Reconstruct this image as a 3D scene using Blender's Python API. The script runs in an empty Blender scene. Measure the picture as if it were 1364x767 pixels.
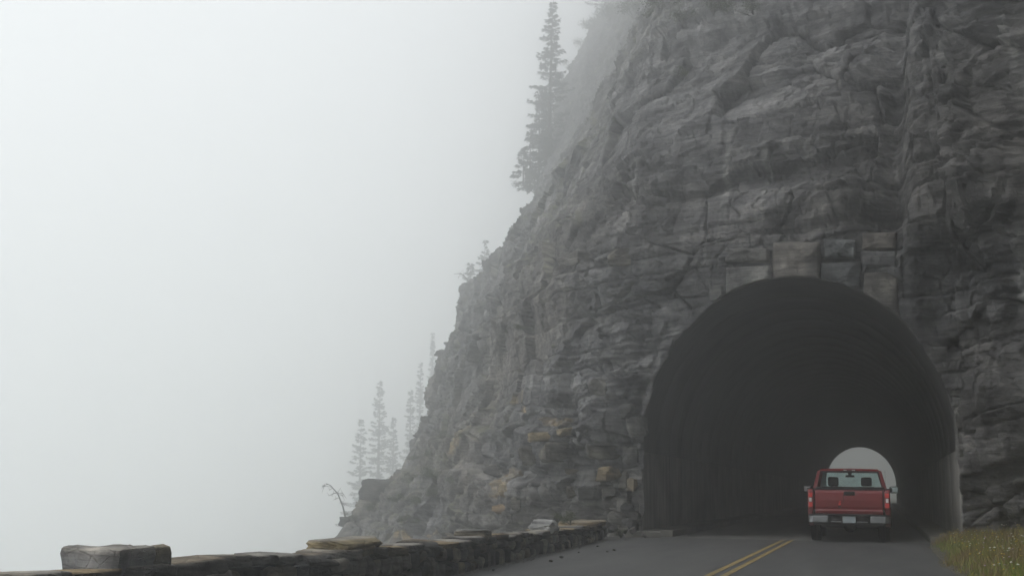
import bpy, bmesh, math, random
import numpy as np
from mathutils import Vector, Matrix

random.seed(7)
RNG = np.random.RandomState(11)
sc = bpy.context.scene
col = sc.collection

# ------------------------------------------------------------------ camera
W, H, F = 1364.0, 767.0, 1640.0            # photo frame and focal length in its pixels
VP = (1172.0, 658.0)                       # vanishing point of the tunnel axis (+Y)
ROLL = math.radians(0.45)
CAM_Z = 1.17
_p1 = np.array([VP[0] - W / 2, H / 2 - VP[1], F])
_p2 = _p1 + np.array([-1000.0, 1000.0 * math.tan(ROLL), 0])
_Y = _p1 / np.linalg.norm(_p1)
_Z = np.cross(_p1, _p2); _Z /= np.linalg.norm(_Z)
if _Z[1] < 0: _Z = -_Z
_X = np.cross(_Y, _Z)
if _X[0] < 0: _X = -_X
CM = np.array([_X, _Y, _Z])
cam_data = bpy.data.cameras.new('camera')
cam = bpy.data.objects.new('camera', cam_data); col.objects.link(cam)
cam_data.sensor_width = 36.0
cam_data.lens = 36.0 * F / W
cam_data.clip_start = 0.1
cam_data.clip_end = 20000.0
R_, U_, F_ = CM[:, 0], CM[:, 1], CM[:, 2]
cam.matrix_world = Matrix(((R_[0], U_[0], -F_[0], 0), (R_[1], U_[1], -F_[1], 0), (R_[2], U_[2], -F_[2], CAM_Z), (0, 0, 0, 1)))
sc.camera = cam

def ray(x, y): return CM @ np.array([x - W / 2, H / 2 - y, F])
def at_dist(x, y, d):
    r = ray(x, y); r = r / np.linalg.norm(r)
    return np.array([0, 0, CAM_Z]) + r * d
def at_Y(x, y, Y):
    r = ray(x, y); return np.array([0, 0, CAM_Z]) + r * (Y / r[1])
def at_portal(x, y):                       # on the plane of the tunnel mouth  Y = 32 + (2.6-X)*k
    r = ray(x, y); k = PK
    t = (32.0 + 2.6 * k) / (r[1] + k * r[0])
    return np.array([0, 0, CAM_Z]) + r * t
PK = 0.1596
def YP(X): return 32.0 + (2.6 - X) * PK

# ------------------------------------------------------------------ sky, sun, exposure
SUN_EL, SUN_AZ = math.radians(52), math.radians(-118)      # azimuth from +Y towards +X
world = bpy.data.worlds.new('World'); sc.world = world; world.use_nodes = True
nt = world.node_tree; nt.nodes.clear()
n_out = nt.nodes.new('ShaderNodeOutputWorld'); n_bg = nt.nodes.new('ShaderNodeBackground')
n_sky = nt.nodes.new('ShaderNodeTexSky'); n_sky.sky_type = 'NISHITA'; n_sky.sun_disc = False
n_sky.sun_elevation = SUN_EL; n_sky.sun_rotation = SUN_AZ
n_sky.dust_density = 6.0; n_sky.air_density = 1.5
n_hs = nt.nodes.new('ShaderNodeHueSaturation'); n_hs.inputs['Saturation'].default_value = 0.15
n_mx = nt.nodes.new('ShaderNodeMix'); n_mx.data_type = 'RGBA'; n_mx.inputs[0].default_value = 0.93
n_mx.inputs[7].default_value = (8.6, 8.9, 9.05, 1)       # the even white of the overcast
nt.links.new(n_sky.outputs[0], n_hs.inputs['Color']); nt.links.new(n_hs.outputs[0], n_mx.inputs[6])
nt.links.new(n_mx.outputs[2], n_bg.inputs['Color']); n_bg.inputs['Strength'].default_value = 0.1
nt.links.new(n_bg.outputs[0], n_out.inputs['Surface'])
sun_d = bpy.data.lights.new('sun', 'SUN'); sun_d.energy = 1.0; sun_d.angle = math.radians(50); sun_d.color = (1, 0.97, 0.93)
sun = bpy.data.objects.new('sun', sun_d); col.objects.link(sun)
_sd = Vector((math.sin(SUN_AZ) * math.cos(SUN_EL), math.cos(SUN_AZ) * math.cos(SUN_EL), math.sin(SUN_EL)))
sun.rotation_euler = _sd.to_track_quat('Z', 'Y').to_euler()
sun.location = (-40, 20, 90)
vs = sc.view_settings
vs.view_transform = 'Standard'; vs.look = 'None'; vs.exposure = 0.27; vs.gamma = 1.0; vs.use_curve_mapping = False
sc.render.engine = 'CYCLES'
cy = sc.cycles
cy.max_bounces = 32; cy.diffuse_bounces = 5; cy.glossy_bounces = 3; cy.transparent_max_bounces = 8; cy.volume_bounces = 32
cy.use_denoising = True
cy.use_adaptive_sampling = False
cy.sample_clamp_indirect = 4.0
HAZE_DENSITY = 0.0084
HAZE_G = 0.85

# ------------------------------------------------------------------ helpers
def tag(o, label=None, cat=None, group=None, kind=None):
    if label: o['label'] = label
    if cat: o['category'] = cat
    if group: o['group'] = group
    if kind: o['kind'] = kind
    return o
def empty(name, loc=(0, 0, 0)):
    o = bpy.data.objects.new(name, None); o.location = loc; o.empty_display_size = 0.2; col.objects.link(o); return o
def link(name, me, mat=None, parent=None, smooth=False):
    if mat is not None and not me.materials: me.materials.append(mat)
    o = bpy.data.objects.new(name, me); col.objects.link(o)
    if parent is not None: o.parent = parent
    if smooth: me.polygons.foreach_set('use_smooth', [True] * len(me.polygons))
    return o
def mesh_np(name, verts, quads=None, tris=None):
    verts = np.asarray(verts, dtype=np.float32).reshape(-1, 3)
    me = bpy.data.meshes.new(name); me.vertices.add(len(verts)); me.vertices.foreach_set('co', verts.ravel())
    loops = []; starts = []; n = 0
    if quads is not None and len(quads):
        q = np.asarray(quads, dtype=np.int32).reshape(-1, 4); loops.append(q.ravel()); starts.append(np.arange(len(q)) * 4); n = len(q) * 4
    if tris is not None and len(tris):
        t = np.asarray(tris, dtype=np.int32).reshape(-1, 3); loops.append(t.ravel()); starts.append(n + np.arange(len(t)) * 3)
    L = np.concatenate(loops).astype(np.int32); S = np.concatenate(starts).astype(np.int32)
    me.loops.add(len(L)); me.loops.foreach_set('vertex_index', L)
    me.polygons.add(len(S)); me.polygons.foreach_set('loop_start', S)
    me.update(calc_edges=True); me.validate()
    return me
def bm_mesh(name, bm):
    bmesh.ops.recalc_face_normals(bm, faces=bm.faces[:])
    me = bpy.data.meshes.new(name); bm.to_mesh(me); bm.free(); return me
def bm_box(bm, c, s, rot=None, bev=0.0):
    M = Matrix.Translation(c) @ (rot if rot is not None else Matrix.Identity(4)) @ Matrix.Diagonal((s[0], s[1], s[2], 1))
    r = bmesh.ops.create_cube(bm, size=1.0, matrix=M)
    if bev > 0:
        es = list({e for v in r['verts'] for e in v.link_edges})
        bmesh.ops.bevel(bm, geom=es, offset=bev, segments=2, profile=0.6, affect='EDGES')
def bm_tube(bm, a, b, ra, rb, n=8, caps=True):
    a = Vector(a); b = Vector(b); d = b - a; L = d.length
    M = Matrix.Translation((a + b) / 2) @ d.to_track_quat('Z', 'Y').to_matrix().to_4x4()
    bmesh.ops.create_cone(bm, cap_ends=caps, segments=n, radius1=ra, radius2=rb, depth=L, matrix=M)
def bm_prism(bm, poly, axis, lo, hi):
    """poly: list of 2-D points; axis 'x': points are (y,z); 'y': (x,z); 'z': (x,y)"""
    def P(p, t): return {'x': (t, p[0], p[1]), 'y': (p[0], t, p[1]), 'z': (p[0], p[1], t)}[axis]
    a = [bm.verts.new(P(p, lo)) for p in poly]; b = [bm.verts.new(P(p, hi)) for p in poly]
    n = len(poly)
    bm.faces.new(a); bm.faces.new(b[::-1])
    for i in range(n): bm.faces.new((a[i], b[i], b[(i + 1) % n], a[(i + 1) % n]))
def part(name, fn, mat, parent, smooth=False):
    bm = bmesh.new(); fn(bm); return link(name, bm_mesh(name, bm), mat, parent, smooth)

_T = RNG.uniform(-1, 1, (64, 64, 64)).astype(np.float32)
def noise3(x, y, z):
    xi = np.floor(x).astype(np.int64); yi = np.floor(y).astype(np.int64); zi = np.floor(z).astype(np.int64)
    fx = (x - xi); fy = (y - yi); fz = (z - zi)
    fx = fx * fx * (3 - 2 * fx); fy = fy * fy * (3 - 2 * fy); fz = fz * fz * (3 - 2 * fz)
    x0 = xi & 63; x1 = (xi + 1) & 63; y0 = yi & 63; y1 = (yi + 1) & 63; z0 = zi & 63; z1 = (zi + 1) & 63
    def l(a, b, t): return a + (b - a) * t
    return l(l(l(_T[x0, y0, z0], _T[x1, y0, z0], fx), l(_T[x0, y1, z0], _T[x1, y1, z0], fx), fy),
             l(l(_T[x0, y0, z1], _T[x1, y0, z1], fx), l(_T[x0, y1, z1], _T[x1, y1, z1], fx), fy), fz)
def fbm(x, y, z, o=4, g=0.5):
    r = 0; a = 1.0; s = 0.0
    for i in range(o):
        r = r + a * noise3(x + 17.3 * i, y + 5.1 * i, z + 9.7 * i); s += a; a *= g; x = x * 2.03; y = y * 2.03; z = z * 2.03
    return r / s
def hash2(i, j, k=0):
    i = np.asarray(i, dtype=np.int64); j = np.asarray(j, dtype=np.int64)
    h = (i * 374761393 + j * 668265263 + k * 2147483647 + 1013904223) & 0xFFFFFFFF
    h = ((h ^ (h >> 13)) * 1274126177) & 0xFFFFFFFF
    h = ((h ^ (h >> 16)) * 2246822519) & 0xFFFFFFFF
    return ((h ^ (h >> 15)) & 0xFFFFFF) / float(0xFFFFFF)
def facets(u, v, seed, tilt=1.0):
    """2-D Voronoi facets: each cell a tilted plane; returns height, cell random, edge distance"""
    ui = np.floor(u).astype(np.int64); vi = np.floor(v).astype(np.int64)
    best = np.full(u.shape, 1e9); sec = np.full(u.shape, 1e9); hh = np.zeros(u.shape); cr = np.zeros(u.shape)
    for du in (-1, 0, 1):
        for dv in (-1, 0, 1):
            i = ui + du; j = vi + dv
            cx = i + 0.1 + 0.8 * hash2(i, j, seed); cz = j + 0.1 + 0.8 * hash2(i, j, seed + 1)
            ax = u - cx; az = v - cz; d = ax * ax + az * az
            h = (hash2(i, j, seed + 2) - 0.5) * 2 + tilt * ((hash2(i, j, seed + 3) - 0.5) * 2 * ax + (hash2(i, j, seed + 4) - 0.5) * 2 * az)
            c = hash2(i, j, seed + 5)
            m = d < best
            sec = np.where(m, best, np.minimum(sec, d)); hh = np.where(m, h, hh); cr = np.where(m, c, cr); best = np.where(m, d, best)
    return hh, cr, np.sqrt(sec) - np.sqrt(best)

# ------------------------------------------------------------------ materials
def new_mat(name):
    m = bpy.data.materials.new(name); m.use_nodes = True
    t = m.node_tree; b = t.nodes['Principled BSDF']; return m, t, b
def N(t, kind, **kw):
    n = t.nodes.new(kind)
    for k, v in kw.items():
        if k in n.inputs.keys(): n.inputs[k].default_value = v
        else: setattr(n, k, v)
    return n
def ramp(t, stops):
    n = t.nodes.new('ShaderNodeValToRGB'); e = n.color_ramp.elements
    while len(e) < len(stops): e.new(0.5)
    for i, (p, c) in enumerate(stops): e[i].position = p; e[i].color = (*c, 1) if len(c) == 3 else c
    return n
def coord(t, scale=(1, 1, 1), obj=True):
    tc = t.nodes.new('ShaderNodeTexCoord'); mp = t.nodes.new('ShaderNodeMapping'); mp.inputs['Scale'].default_value = scale
    t.links.new(tc.outputs['Object' if obj else 'Generated'], mp.inputs['Vector']); return mp.outputs['Vector']
def noise_mat(name, stops, scale=3.0, detail=8, rough=0.9, bump=0.3, bscale=None, vscale=(1, 1, 1), dist=0.02, metallic=0.0, world=False):
    m, t, b = new_mat(name)
    if world:
        g = t.nodes.new('ShaderNodeNewGeometry'); mp = t.nodes.new('ShaderNodeMapping'); mp.inputs['Scale'].default_value = vscale
        t.links.new(g.outputs['Position'], mp.inputs['Vector']); v = mp.outputs['Vector']
    else: v = coord(t, vscale)
    n = N(t, 'ShaderNodeTexNoise', Scale=scale, Detail=detail, Roughness=0.65); t.links.new(v, n.inputs['Vector'])
    r = ramp(t, stops); t.links.new(n.outputs['Fac'], r.inputs['Fac']); t.links.new(r.outputs['Color'], b.inputs['Base Color'])
    b.inputs['Roughness'].default_value = rough; b.inputs['Metallic'].default_value = metallic
    b.inputs['Specular IOR Level'].default_value = 0.3
    if bump:
        n2 = N(t, 'ShaderNodeTexNoise', Scale=bscale or scale * 4, Detail=8, Roughness=0.7); t.links.new(v, n2.inputs['Vector'])
        bp = N(t, 'ShaderNodeBump', Strength=bump, Distance=dist); t.links.new(n2.outputs['Fac'], bp.inputs['Height']); t.links.new(bp.outputs['Normal'], b.inputs['Normal'])
    return m
def flat_mat(name, c, rough=0.5, metallic=0.0, spec=0.5, coat=0.0):
    """plain paint, plastic or metal with a slight uneven tone and sheen"""
    m, t, b = new_mat(name)
    v = coord(t); n = N(t, 'ShaderNodeTexNoise', Scale=6.0, Detail=5.0); t.links.new(v, n.inputs['Vector'])
    r = ramp(t, [(0.3, tuple(x * 0.85 for x in c)), (0.7, tuple(min(1, x * 1.1) for x in c))])
    t.links.new(n.outputs['Fac'], r.inputs['Fac']); t.links.new(r.outputs['Color'], b.inputs['Base Color'])
    b.inputs['Roughness'].default_value = rough; b.inputs['Metallic'].default_value = metallic
    b.inputs['Specular IOR Level'].default_value = spec; b.inputs['Coat Weight'].default_value = coat
    return m
def tinted_rock(name, gain=1.0, rough=0.92):
    """rock whose piece colour comes from the attribute 'tint' or the object colour; grain, streaks and relief are noise"""
    m, t, b = new_mat(name)
    a = N(t, 'ShaderNodeAttribute', attribute_name='tint')
    g = t.nodes.new('ShaderNodeNewGeometry')
    n1 = N(t, 'ShaderNodeTexNoise', Scale=1.0, Detail=11, Roughness=0.68); t.links.new(g.outputs['Position'], n1.inputs['Vector'])
    r1 = ramp(t, [(0.34, (0.34, 0.34, 0.355)), (0.5, (0.9, 0.9, 0.9)), (0.68, (1.9, 1.87, 1.82))]); t.links.new(n1.outputs['Fac'], r1.inputs['Fac'])
    mul = N(t, 'ShaderNodeMix', data_type='RGBA', blend_type='MULTIPLY'); mul.inputs[0].default_value = 1
    t.links.new(a.outputs['Color'], mul.inputs[6]); t.links.new(r1.outputs['Color'], mul.inputs[7])
    # thin bedding laminae
    mp = t.nodes.new('ShaderNodeMapping'); mp.inputs['Scale'].default_value = (0.5, 0.5, 9); mp.inputs['Rotation'].default_value = (0.05, 0.09, 0)
    t.links.new(g.outputs['Position'], mp.inputs['Vector'])
    n2 = N(t, 'ShaderNodeTexNoise', Scale=1.3, Detail=7, Roughness=0.7, Distortion=0.5); t.links.new(mp.outputs['Vector'], n2.inputs['Vector'])
    r2 = ramp(t, [(0.36, (0.55, 0.55, 0.57)), (0.5, (1, 1, 1)), (0.66, (1.4, 1.38, 1.35))]); t.links.new(n2.outputs['Fac'], r2.inputs['Fac'])
    mul2 = N(t, 'ShaderNodeMix', data_type='RGBA', blend_type='MULTIPLY'); mul2.inputs[0].default_value = 0.8
    t.links.new(mul.outputs[2], mul2.inputs[6]); t.links.new(r2.outputs['Color'], mul2.inputs[7])
    # white lichen and calcite flecks
    n3 = N(t, 'ShaderNodeTexNoise', Scale=7.0, Detail=9, Roughness=0.75); t.links.new(g.outputs['Position'], n3.inputs['Vector'])
    r3 = ramp(t, [(0.66, (0, 0, 0)), (0.75, (0.7, 0.7, 0.7))]); t.links.new(n3.outputs['Fac'], r3.inputs['Fac'])
    mx = N(t, 'ShaderNodeMix', data_type='RGBA'); t.links.new(r3.outputs['Color'], mx.inputs[0]); t.links.new(mul2.outputs[2], mx.inputs[6])
    mx.inputs[7].default_value = (0.36 * gain, 0.36 * gain, 0.35 * gain, 1)
    t.links.new(mx.outputs[2], b.inputs['Base Color'])
    b.inputs['Roughness'].default_value = rough; b.inputs['Specular IOR Level'].default_value = 0.25
    n4 = N(t, 'ShaderNodeTexNoise', Scale=16.0, Detail=10, Roughness=0.8); t.links.new(g.outputs['Position'], n4.inputs['Vector'])
    mp2 = t.nodes.new('ShaderNodeMapping'); mp2.inputs['Scale'].default_value = (1, 1, 1.9); t.links.new(g.outputs['Position'], mp2.inputs['Vector'])
    vo = N(t, 'ShaderNodeTexVoronoi', feature='DISTANCE_TO_EDGE', Scale=5.5); t.links.new(mp2.outputs['Vector'], vo.inputs['Vector'])
    cl_ = N(t, 'ShaderNodeMapRange'); cl_.inputs['From Max'].default_value = 0.035; t.links.new(vo.outputs['Distance'], cl_.inputs['Value'])
    ad = N(t, 'ShaderNodeMath', operation='ADD'); t.links.new(n4.outputs['Fac'], ad.inputs[0]); t.links.new(n2.outputs['Fac'], ad.inputs[1])
    ad2 = N(t, 'ShaderNodeMath', operation='MULTIPLY_ADD'); ad2.inputs[1].default_value = 0.5; t.links.new(cl_.outputs[0], ad2.inputs[0]); t.links.new(ad.outputs[0], ad2.inputs[2])
    bp = N(t, 'ShaderNodeBump', Strength=1.0, Distance=0.04); t.links.new(ad2.outputs[0], bp.inputs['Height']); t.links.new(bp.outputs['Normal'], b.inputs['Normal'])
    return m

ROCK = tinted_rock('cliff_rock')
STONE = tinted_rock('wall_stone')
MORTAR = noise_mat('mortar', [(0.3, (0.02, 0.02, 0.019)), (0.7, (0.05, 0.047, 0.042))], scale=6, bump=0.6, dist=0.03)
PORTAL_MORTAR = noise_mat('portal_mortar', [(0.3, (0.07, 0.068, 0.065)), (0.7, (0.12, 0.115, 0.11))], scale=5, bump=0.5, dist=0.02)
ASPHALT = None

def asphalt(name, dark, light, tar=True):
    m, t, b = new_mat(name)
    g = t.nodes.new('ShaderNodeNewGeometry')
    n1 = N(t, 'ShaderNodeTexNoise', Scale=0.9, Detail=6, Roughness=0.6)
    mp = t.nodes.new('ShaderNodeMapping'); mp.inputs['Scale'].default_value = (1.6, 0.22, 1); t.links.new(g.outputs['Position'], mp.inputs['Vector']); t.links.new(mp.outputs['Vector'], n1.inputs['Vector'])
    r1 = ramp(t, [(0.3, dark), (0.7, light)]); t.links.new(n1.outputs['Fac'], r1.inputs['Fac'])
    n2 = N(t, 'ShaderNodeTexNoise', Scale=24, Detail=6, Roughness=0.85); t.links.new(g.outputs['Position'], n2.inputs['Vector'])
    r2 = ramp(t, [(0.36, (0.5, 0.5, 0.5)), (0.5, (1, 1, 1)), (0.64, (1.7, 1.7, 1.65))]); t.links.new(n2.outputs['Fac'], r2.inputs['Fac'])
    mul = N(t, 'ShaderNodeMix', data_type='RGBA', blend_type='MULTIPLY'); mul.inputs[0].default_value = 0.8
    t.links.new(r1.outputs['Color'], mul.inputs[6]); t.links.new(r2.outputs['Color'], mul.inputs[7])
    # scuffed pale patches
    n3 = N(t, 'ShaderNodeTexNoise', Scale=0.8, Detail=9, Roughness=0.75); t.links.new(g.outputs['Position'], n3.inputs['Vector'])
    r3 = ramp(t, [(0.58, (0, 0, 0)), (0.74, (0.5, 0.5, 0.5))]); t.links.new(n3.outputs['Fac'], r3.inputs['Fac'])
    mx = N(t, 'ShaderNodeMix', data_type='RGBA'); t.links.new(r3.outputs['Color'], mx.inputs[0]); t.links.new(mul.outputs[2], mx.inputs[6])
    mx.inputs[7].default_value = (*[x * 1.7 for x in light], 1)
    t.links.new(mx.outputs[2], b.inputs['Base Color'])
    b.inputs['Roughness'].default_value = 0.75; b.inputs['Specular IOR Level'].default_value = 0.35
    bp = N(t, 'ShaderNodeBump', Strength=0.6, Distance=0.006); t.links.new(n2.outputs['Fac'], bp.inputs['Height']); t.links.new(bp.outputs['Normal'], b.inputs['Normal'])
    return m
ASPHALT = asphalt('asphalt', (0.040, 0.040, 0.041), (0.078, 0.078, 0.077))
PAVEMENT = asphalt('tunnel_pavement', (0.10, 0.10, 0.098), (0.16, 0.158, 0.15))
def worn_paint():
    m, t, b = new_mat('yellow_paint')
    g = t.nodes.new('ShaderNodeNewGeometry')
    n = N(t, 'ShaderNodeTexNoise', Scale=14, Detail=8, Roughness=0.75); t.links.new(g.outputs['Position'], n.inputs['Vector'])
    r = ramp(t, [(0.42, (0.09, 0.08, 0.055)), (0.52, (0.27, 0.185, 0.045))]); t.links.new(n.outputs['Fac'], r.inputs['Fac']); t.links.new(r.outputs['Color'], b.inputs['Base Color'])
    b.inputs['Roughness'].default_value = 0.8; return m
PAINT = worn_paint()

# ================================================================== STRUCTURE
# ------------------------------------------------------------------ ground sheet: road bench, drop to the valley, far hill
def ground_h(X, Y):
    d = np.maximum(-(X + 7.2), 0)
    z = np.where(X < -7.2, -0.35 - np.minimum(d * 1.3, 160) - np.clip((d - 123) * 0.75, 0, 460), -0.06)
    z = z + np.where((Y > 160) & (X > 3.2), np.clip((X - 3.2) * 0.16, 0, 9) * np.clip((Y - 160) / 15, 0, 1), 0)
    z = z + np.where(X < -9, fbm(X * 0.05, Y * 0.05, X * 0) * np.minimum(d * 0.12, 6), 0)
    return z
gx = np.concatenate([np.linspace(-2500, -200, 14), np.linspace(-160, -30, 20), np.linspace(-27, -8, 20), np.linspace(-7.2, 10, 14), np.linspace(14, 80, 12), np.linspace(160, 2500, 8)])
gy = np.concatenate([np.linspace(-2500, -100, 10), np.linspace(-60, 260, 120), np.linspace(300, 2500, 14)])
GX, GY = np.meshgrid(gx, gy, indexing='ij'); GZ = ground_h(GX, GY)
def grid_faces(n, m, off=0):
    i = np.arange(n - 1)[:, None] * m + np.arange(m - 1)[None, :]
    return np.stack([i, i + m, i + m + 1, i + 1], -1).reshape(-1, 4) + off
GROUND_M = noise_mat('ground_earth', [(0.3, (0.06, 0.07, 0.03)), (0.55, (0.11, 0.11, 0.055)), (0.75, (0.16, 0.14, 0.1))], scale=0.35, bump=0.4, world=True)
o = link('ground', mesh_np('ground', np.stack([GX, GY, GZ], -1), grid_faces(*GX.shape)), GROUND_M, smooth=True); tag(o, kind='structure')

# ------------------------------------------------------------------ road
def wall_x(Y):                                              # road-side face of the guard wall
    Y = np.asarray(Y, dtype=float)
    return np.where(Y > 14, -5.62 - 0.063 * (Y - 14), -5.62 + 0.012 * (14 - Y))
ry = np.concatenate([np.linspace(-30, 4, 12), np.linspace(5, 31.5, 90)])
rows = []
for y in ry:
    xr = 0.98 + 0.10 * float(fbm(np.array([y * 0.9]), np.array([3.1]), np.array([0.]))[0]) + (0.12 if y > 30.5 else 0)
    xl = float(wall_x(y)) - 0.15
    rows.append([(xl + (xr - xl) * k / 12, y, 0.004 - 0.012 * abs(k / 12 - .45)) for k in range(13)])
jl, jr = 33.35, 32.25                                       # slanting joint at the tunnel mouth
for f in (0.33, 0.66, 1.0):
    xs = np.linspace(-6.9, 1.12, 13)
    rows.append([(x, 31.5 + ((jl + (jr - jl) * (x + 6.9) / 8.02) - 31.5) * f, 0.002) for x in xs])
V = np.array(rows); o = link('road', mesh_np('road', V, grid_faces(V.shape[0], V.shape[1])), ASPHALT, smooth=True); tag(o, kind='structure')
rows = []
ys2 = [0, 1] + list(np.linspace(36, 156, 30))
for i, y in enumerate(ys2):
    xs = np.linspace(-6.4, 1.9, 9)
    if i == 0: rows.append([(x, jl + (jr - jl) * (x + 6.9) / 8.02 - 0.03, -0.004) for x in xs])
    elif i == 1: rows.append([(x, jl + (jr - jl) * (x + 6.9) / 8.02 + 0.6, -0.002) for x in xs])
    else: rows.append([(x, y, -0.002) for x in xs])
V = np.array(rows); o = link('tunnel_pavement', mesh_np('tunnel_pavement', V, grid_faces(V.shape[0], V.shape[1])), PAVEMENT); tag(o, kind='structure')
V = np.array([[(x, y, 0.0) for x in (-6.5, 1.6)] for y in (156, 170, 190, 230, 300, 500)], dtype=float)
for i, (bx) in enumerate((0, 0, 0.6, 3, 9, 40)): V[i, :, 0] -= bx
o = link('far_road', mesh_np('far_road', V, grid_faces(6, 2)), ASPHALT); tag(o, kind='structure')
for k, xc in enumerate((-2.40, -2.18)):
    yy = np.linspace(-20, 32.55, 60)
    v = []
    for y in yy: v.append([(xc - 0.05 - 0.004 * (18 - y) * 0, y, 0.0085), (xc + 0.05, y, 0.0085)])
    V = np.array(v, dtype=float); o = link('centre_line', mesh_np('centre_line', V, grid_faces(60, 2)), PAINT); tag(o, kind='structure')

# ------------------------------------------------------------------ the cliff with the tunnel mouth
AC, AH, AS, AB = -2.16, 4.06, 2.3, 4.47                    # arch centre x, half width, springing height, rise
def arch_top(X):
    q = np.clip(1 - ((X - AC) / AH) ** 2, 0, None); return AS + AB * np.sqrt(q)
def arch_dist(X, Z):                                        # approx signed distance in metres, + outside
    up = np.hypot((X - AC) / AH, (np.maximum(Z, AS) - AS) / AB)
    return (up - 1) * 4.2
sil = [(440, 702, 50), (462, 684, 50.5), (488, 655, 51), (520, 634, 52), (540, 610, 53), (560, 560, 55), (575, 500, 57), (590, 460, 58.5), (602, 420, 60), (612, 398, 62), (640, 384, 65),
       (660, 345, 67), (688, 292, 70), (705, 268, 72), (714, 230, 75), (724, 180, 78), (736, 130, 81), (765, 72, 85), (788, 32, 88), (806, 0, 91), (850, -70, 96), (930, -170, 104)]
sil = [(x, y, float(np.interp(-y, [-702, -560, -400, -290, -130, 0, 170], [60, 73, 98, 125, 170, 205, 240]))) for x, y, _ in sil]
SP = np.array([at_dist(*s) for s in sil])
SP = np.concatenate([np.array([[SP[0, 0] - 9, SP[0, 1] - 3, -14.0], [SP[0, 0] - 4.2, SP[0, 1] - 1, -4.0], [SP[0, 0] - 1.1, SP[0, 1], SP[0, 2] - 1.6]]), SP])
zs = np.concatenate([np.linspace(-12, -0.4, 22)[:-1], np.linspace(-0.4, 15.5, 400)[:-1], np.linspace(15.5, 30, 150)[:-1], np.linspace(30, 84, 250)[:-1], np.linspace(84, 92, 6)])
nz = len(zs)
SX = np.interp(zs, SP[:, 2], SP[:, 0]); SY = np.interp(zs, SP[:, 2], SP[:, 1])
up = np.maximum(zs - 8, 0)
def colm(x, y): return np.stack([np.broadcast_to(x, zs.shape), np.broadcast_to(y, zs.shape)], -1)
c1 = colm(7.4 + 0.10 * np.maximum(zs, 0), 27.0 + 0.05 * up)
c2 = colm(2.75 + 0 * zs, 31.95 + 0.36 * up + 0.25 * np.maximum(zs - 11, 0))
c3 = colm(-6.9 - 0.04 * up, 33.52 + 0.6 * up + 0.6 * np.maximum(zs - 11, 0))
c4 = colm(-9.2 + 0.07 * up, 35.3 + 0.05 * np.maximum(zs, 0) + 0.62 * up + 0.40 * np.maximum(zs - 11, 0))
P = np.stack([SX, SY], -1)
tocam = -P / np.linalg.norm(P, axis=1, keepdims=True)
bul = np.clip(1.6 - 0.12 * up, 0, 4)[:, None]
xin = np.stack([up, 0.3 * up], -1)
c5 = c4 * 0.70 + P * 0.30 + tocam * bul * 0.8 + xin * 0.035
c6 = c4 * 0.36 + P * 0.64 + tocam * bul + xin * 0.035
c7 = P + np.stack([6 + 0 * zs, 14 + 0 * zs], -1)
c8 = P + np.stack([11 + 0.4 * np.maximum(zs, 0), 40 + 0 * zs], -1)
c0 = colm(9.5 + 0.25 * np.maximum(zs, 0), -70 + 0 * zs)  # unseen run of the mountainside, brought close to shade the wall's road side
CT = np.stack([c0, c1, c2, c3, c4, c5, c6, P, c7, c8], 1)
seg_n = [16, 90, 290, 105, 130, 130, 150, 44, 10]
tau = np.concatenate([i + np.arange(n) / n for i, n in enumerate(seg_n)] + [np.array([9.0])])
k = np.minimum(np.floor(tau).astype(int), 8); fr = (tau - k)[None, :, None]
B2 = CT[:, k] * (1 - fr) + CT[:, k + 1] * fr                # (nz, nu, 2)
def smooth_cols(A, r):
    p = np.pad(A, ((0, 0), (r, r), (0, 0)), mode='edge'); c = np.cumsum(p, 1); c = np.concatenate([np.zeros_like(c[:, :1]), c], 1)
    return (c[:, 2 * r + 1:] - c[:, :-2 * r - 1]) / (2 * r + 1)
nu = B2.shape[1]
keep = np.zeros(nu); i2 = sum(seg_n[:2]); i3 = sum(seg_n[:3])
Bs = smooth_cols(smooth_cols(B2, 14), 10)
jj = np.arange(nu); wgt = np.clip(np.minimum(jj - i2, i3 - jj) / 12.0 + 0.0, 0, 1)[None, :, None]
B2 = B2 * wgt + Bs * (1 - wgt)
BX, BY = B2[..., 0], B2[..., 1]; BZ = np.broadcast_to(zs[:, None], BX.shape).copy()
BASE = np.stack([BX, BY, BZ], -1)
ds = np.hypot(np.diff(BX, axis=1), np.diff(BY, axis=1)); s_ = np.concatenate([np.zeros((nz, 1)), np.cumsum(ds, 1)], 1)
s_ = s_ - s_[:, i2:i2 + 1]                                  # s = 0 at the right side of the mouth, grows to the left
# low-passed base normal
gu = np.gradient(BASE, axis=1); gv = np.gradient(BASE, axis=0)
NRM = np.cross(gu, gv); NRM /= np.linalg.norm(NRM, axis=-1, keepdims=True) + 1e-9
if NRM[150, i3 - 40, 1] > 0: NRM = -NRM
S, Z = s_, BZ
left = np.clip((S - 9.5) / 6, 0, 1); right = np.clip((-S + 0.5) / 1.5, 0, 1)
far = np.clip((np.hypot(BX, BY) - 45) / 35, 0, 1)           # far beds are coarser in metres
big = fbm(BX * 0.17, BY * 0.17, BZ * 0.2, 3)
warp = fbm(S * 0.22, BZ * 0.25, S * 0 + 3.7, 4)
warp2 = fbm(S * 1.1 + 9, BZ * 1.3, S * 0 + 1.7, 4)
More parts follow.
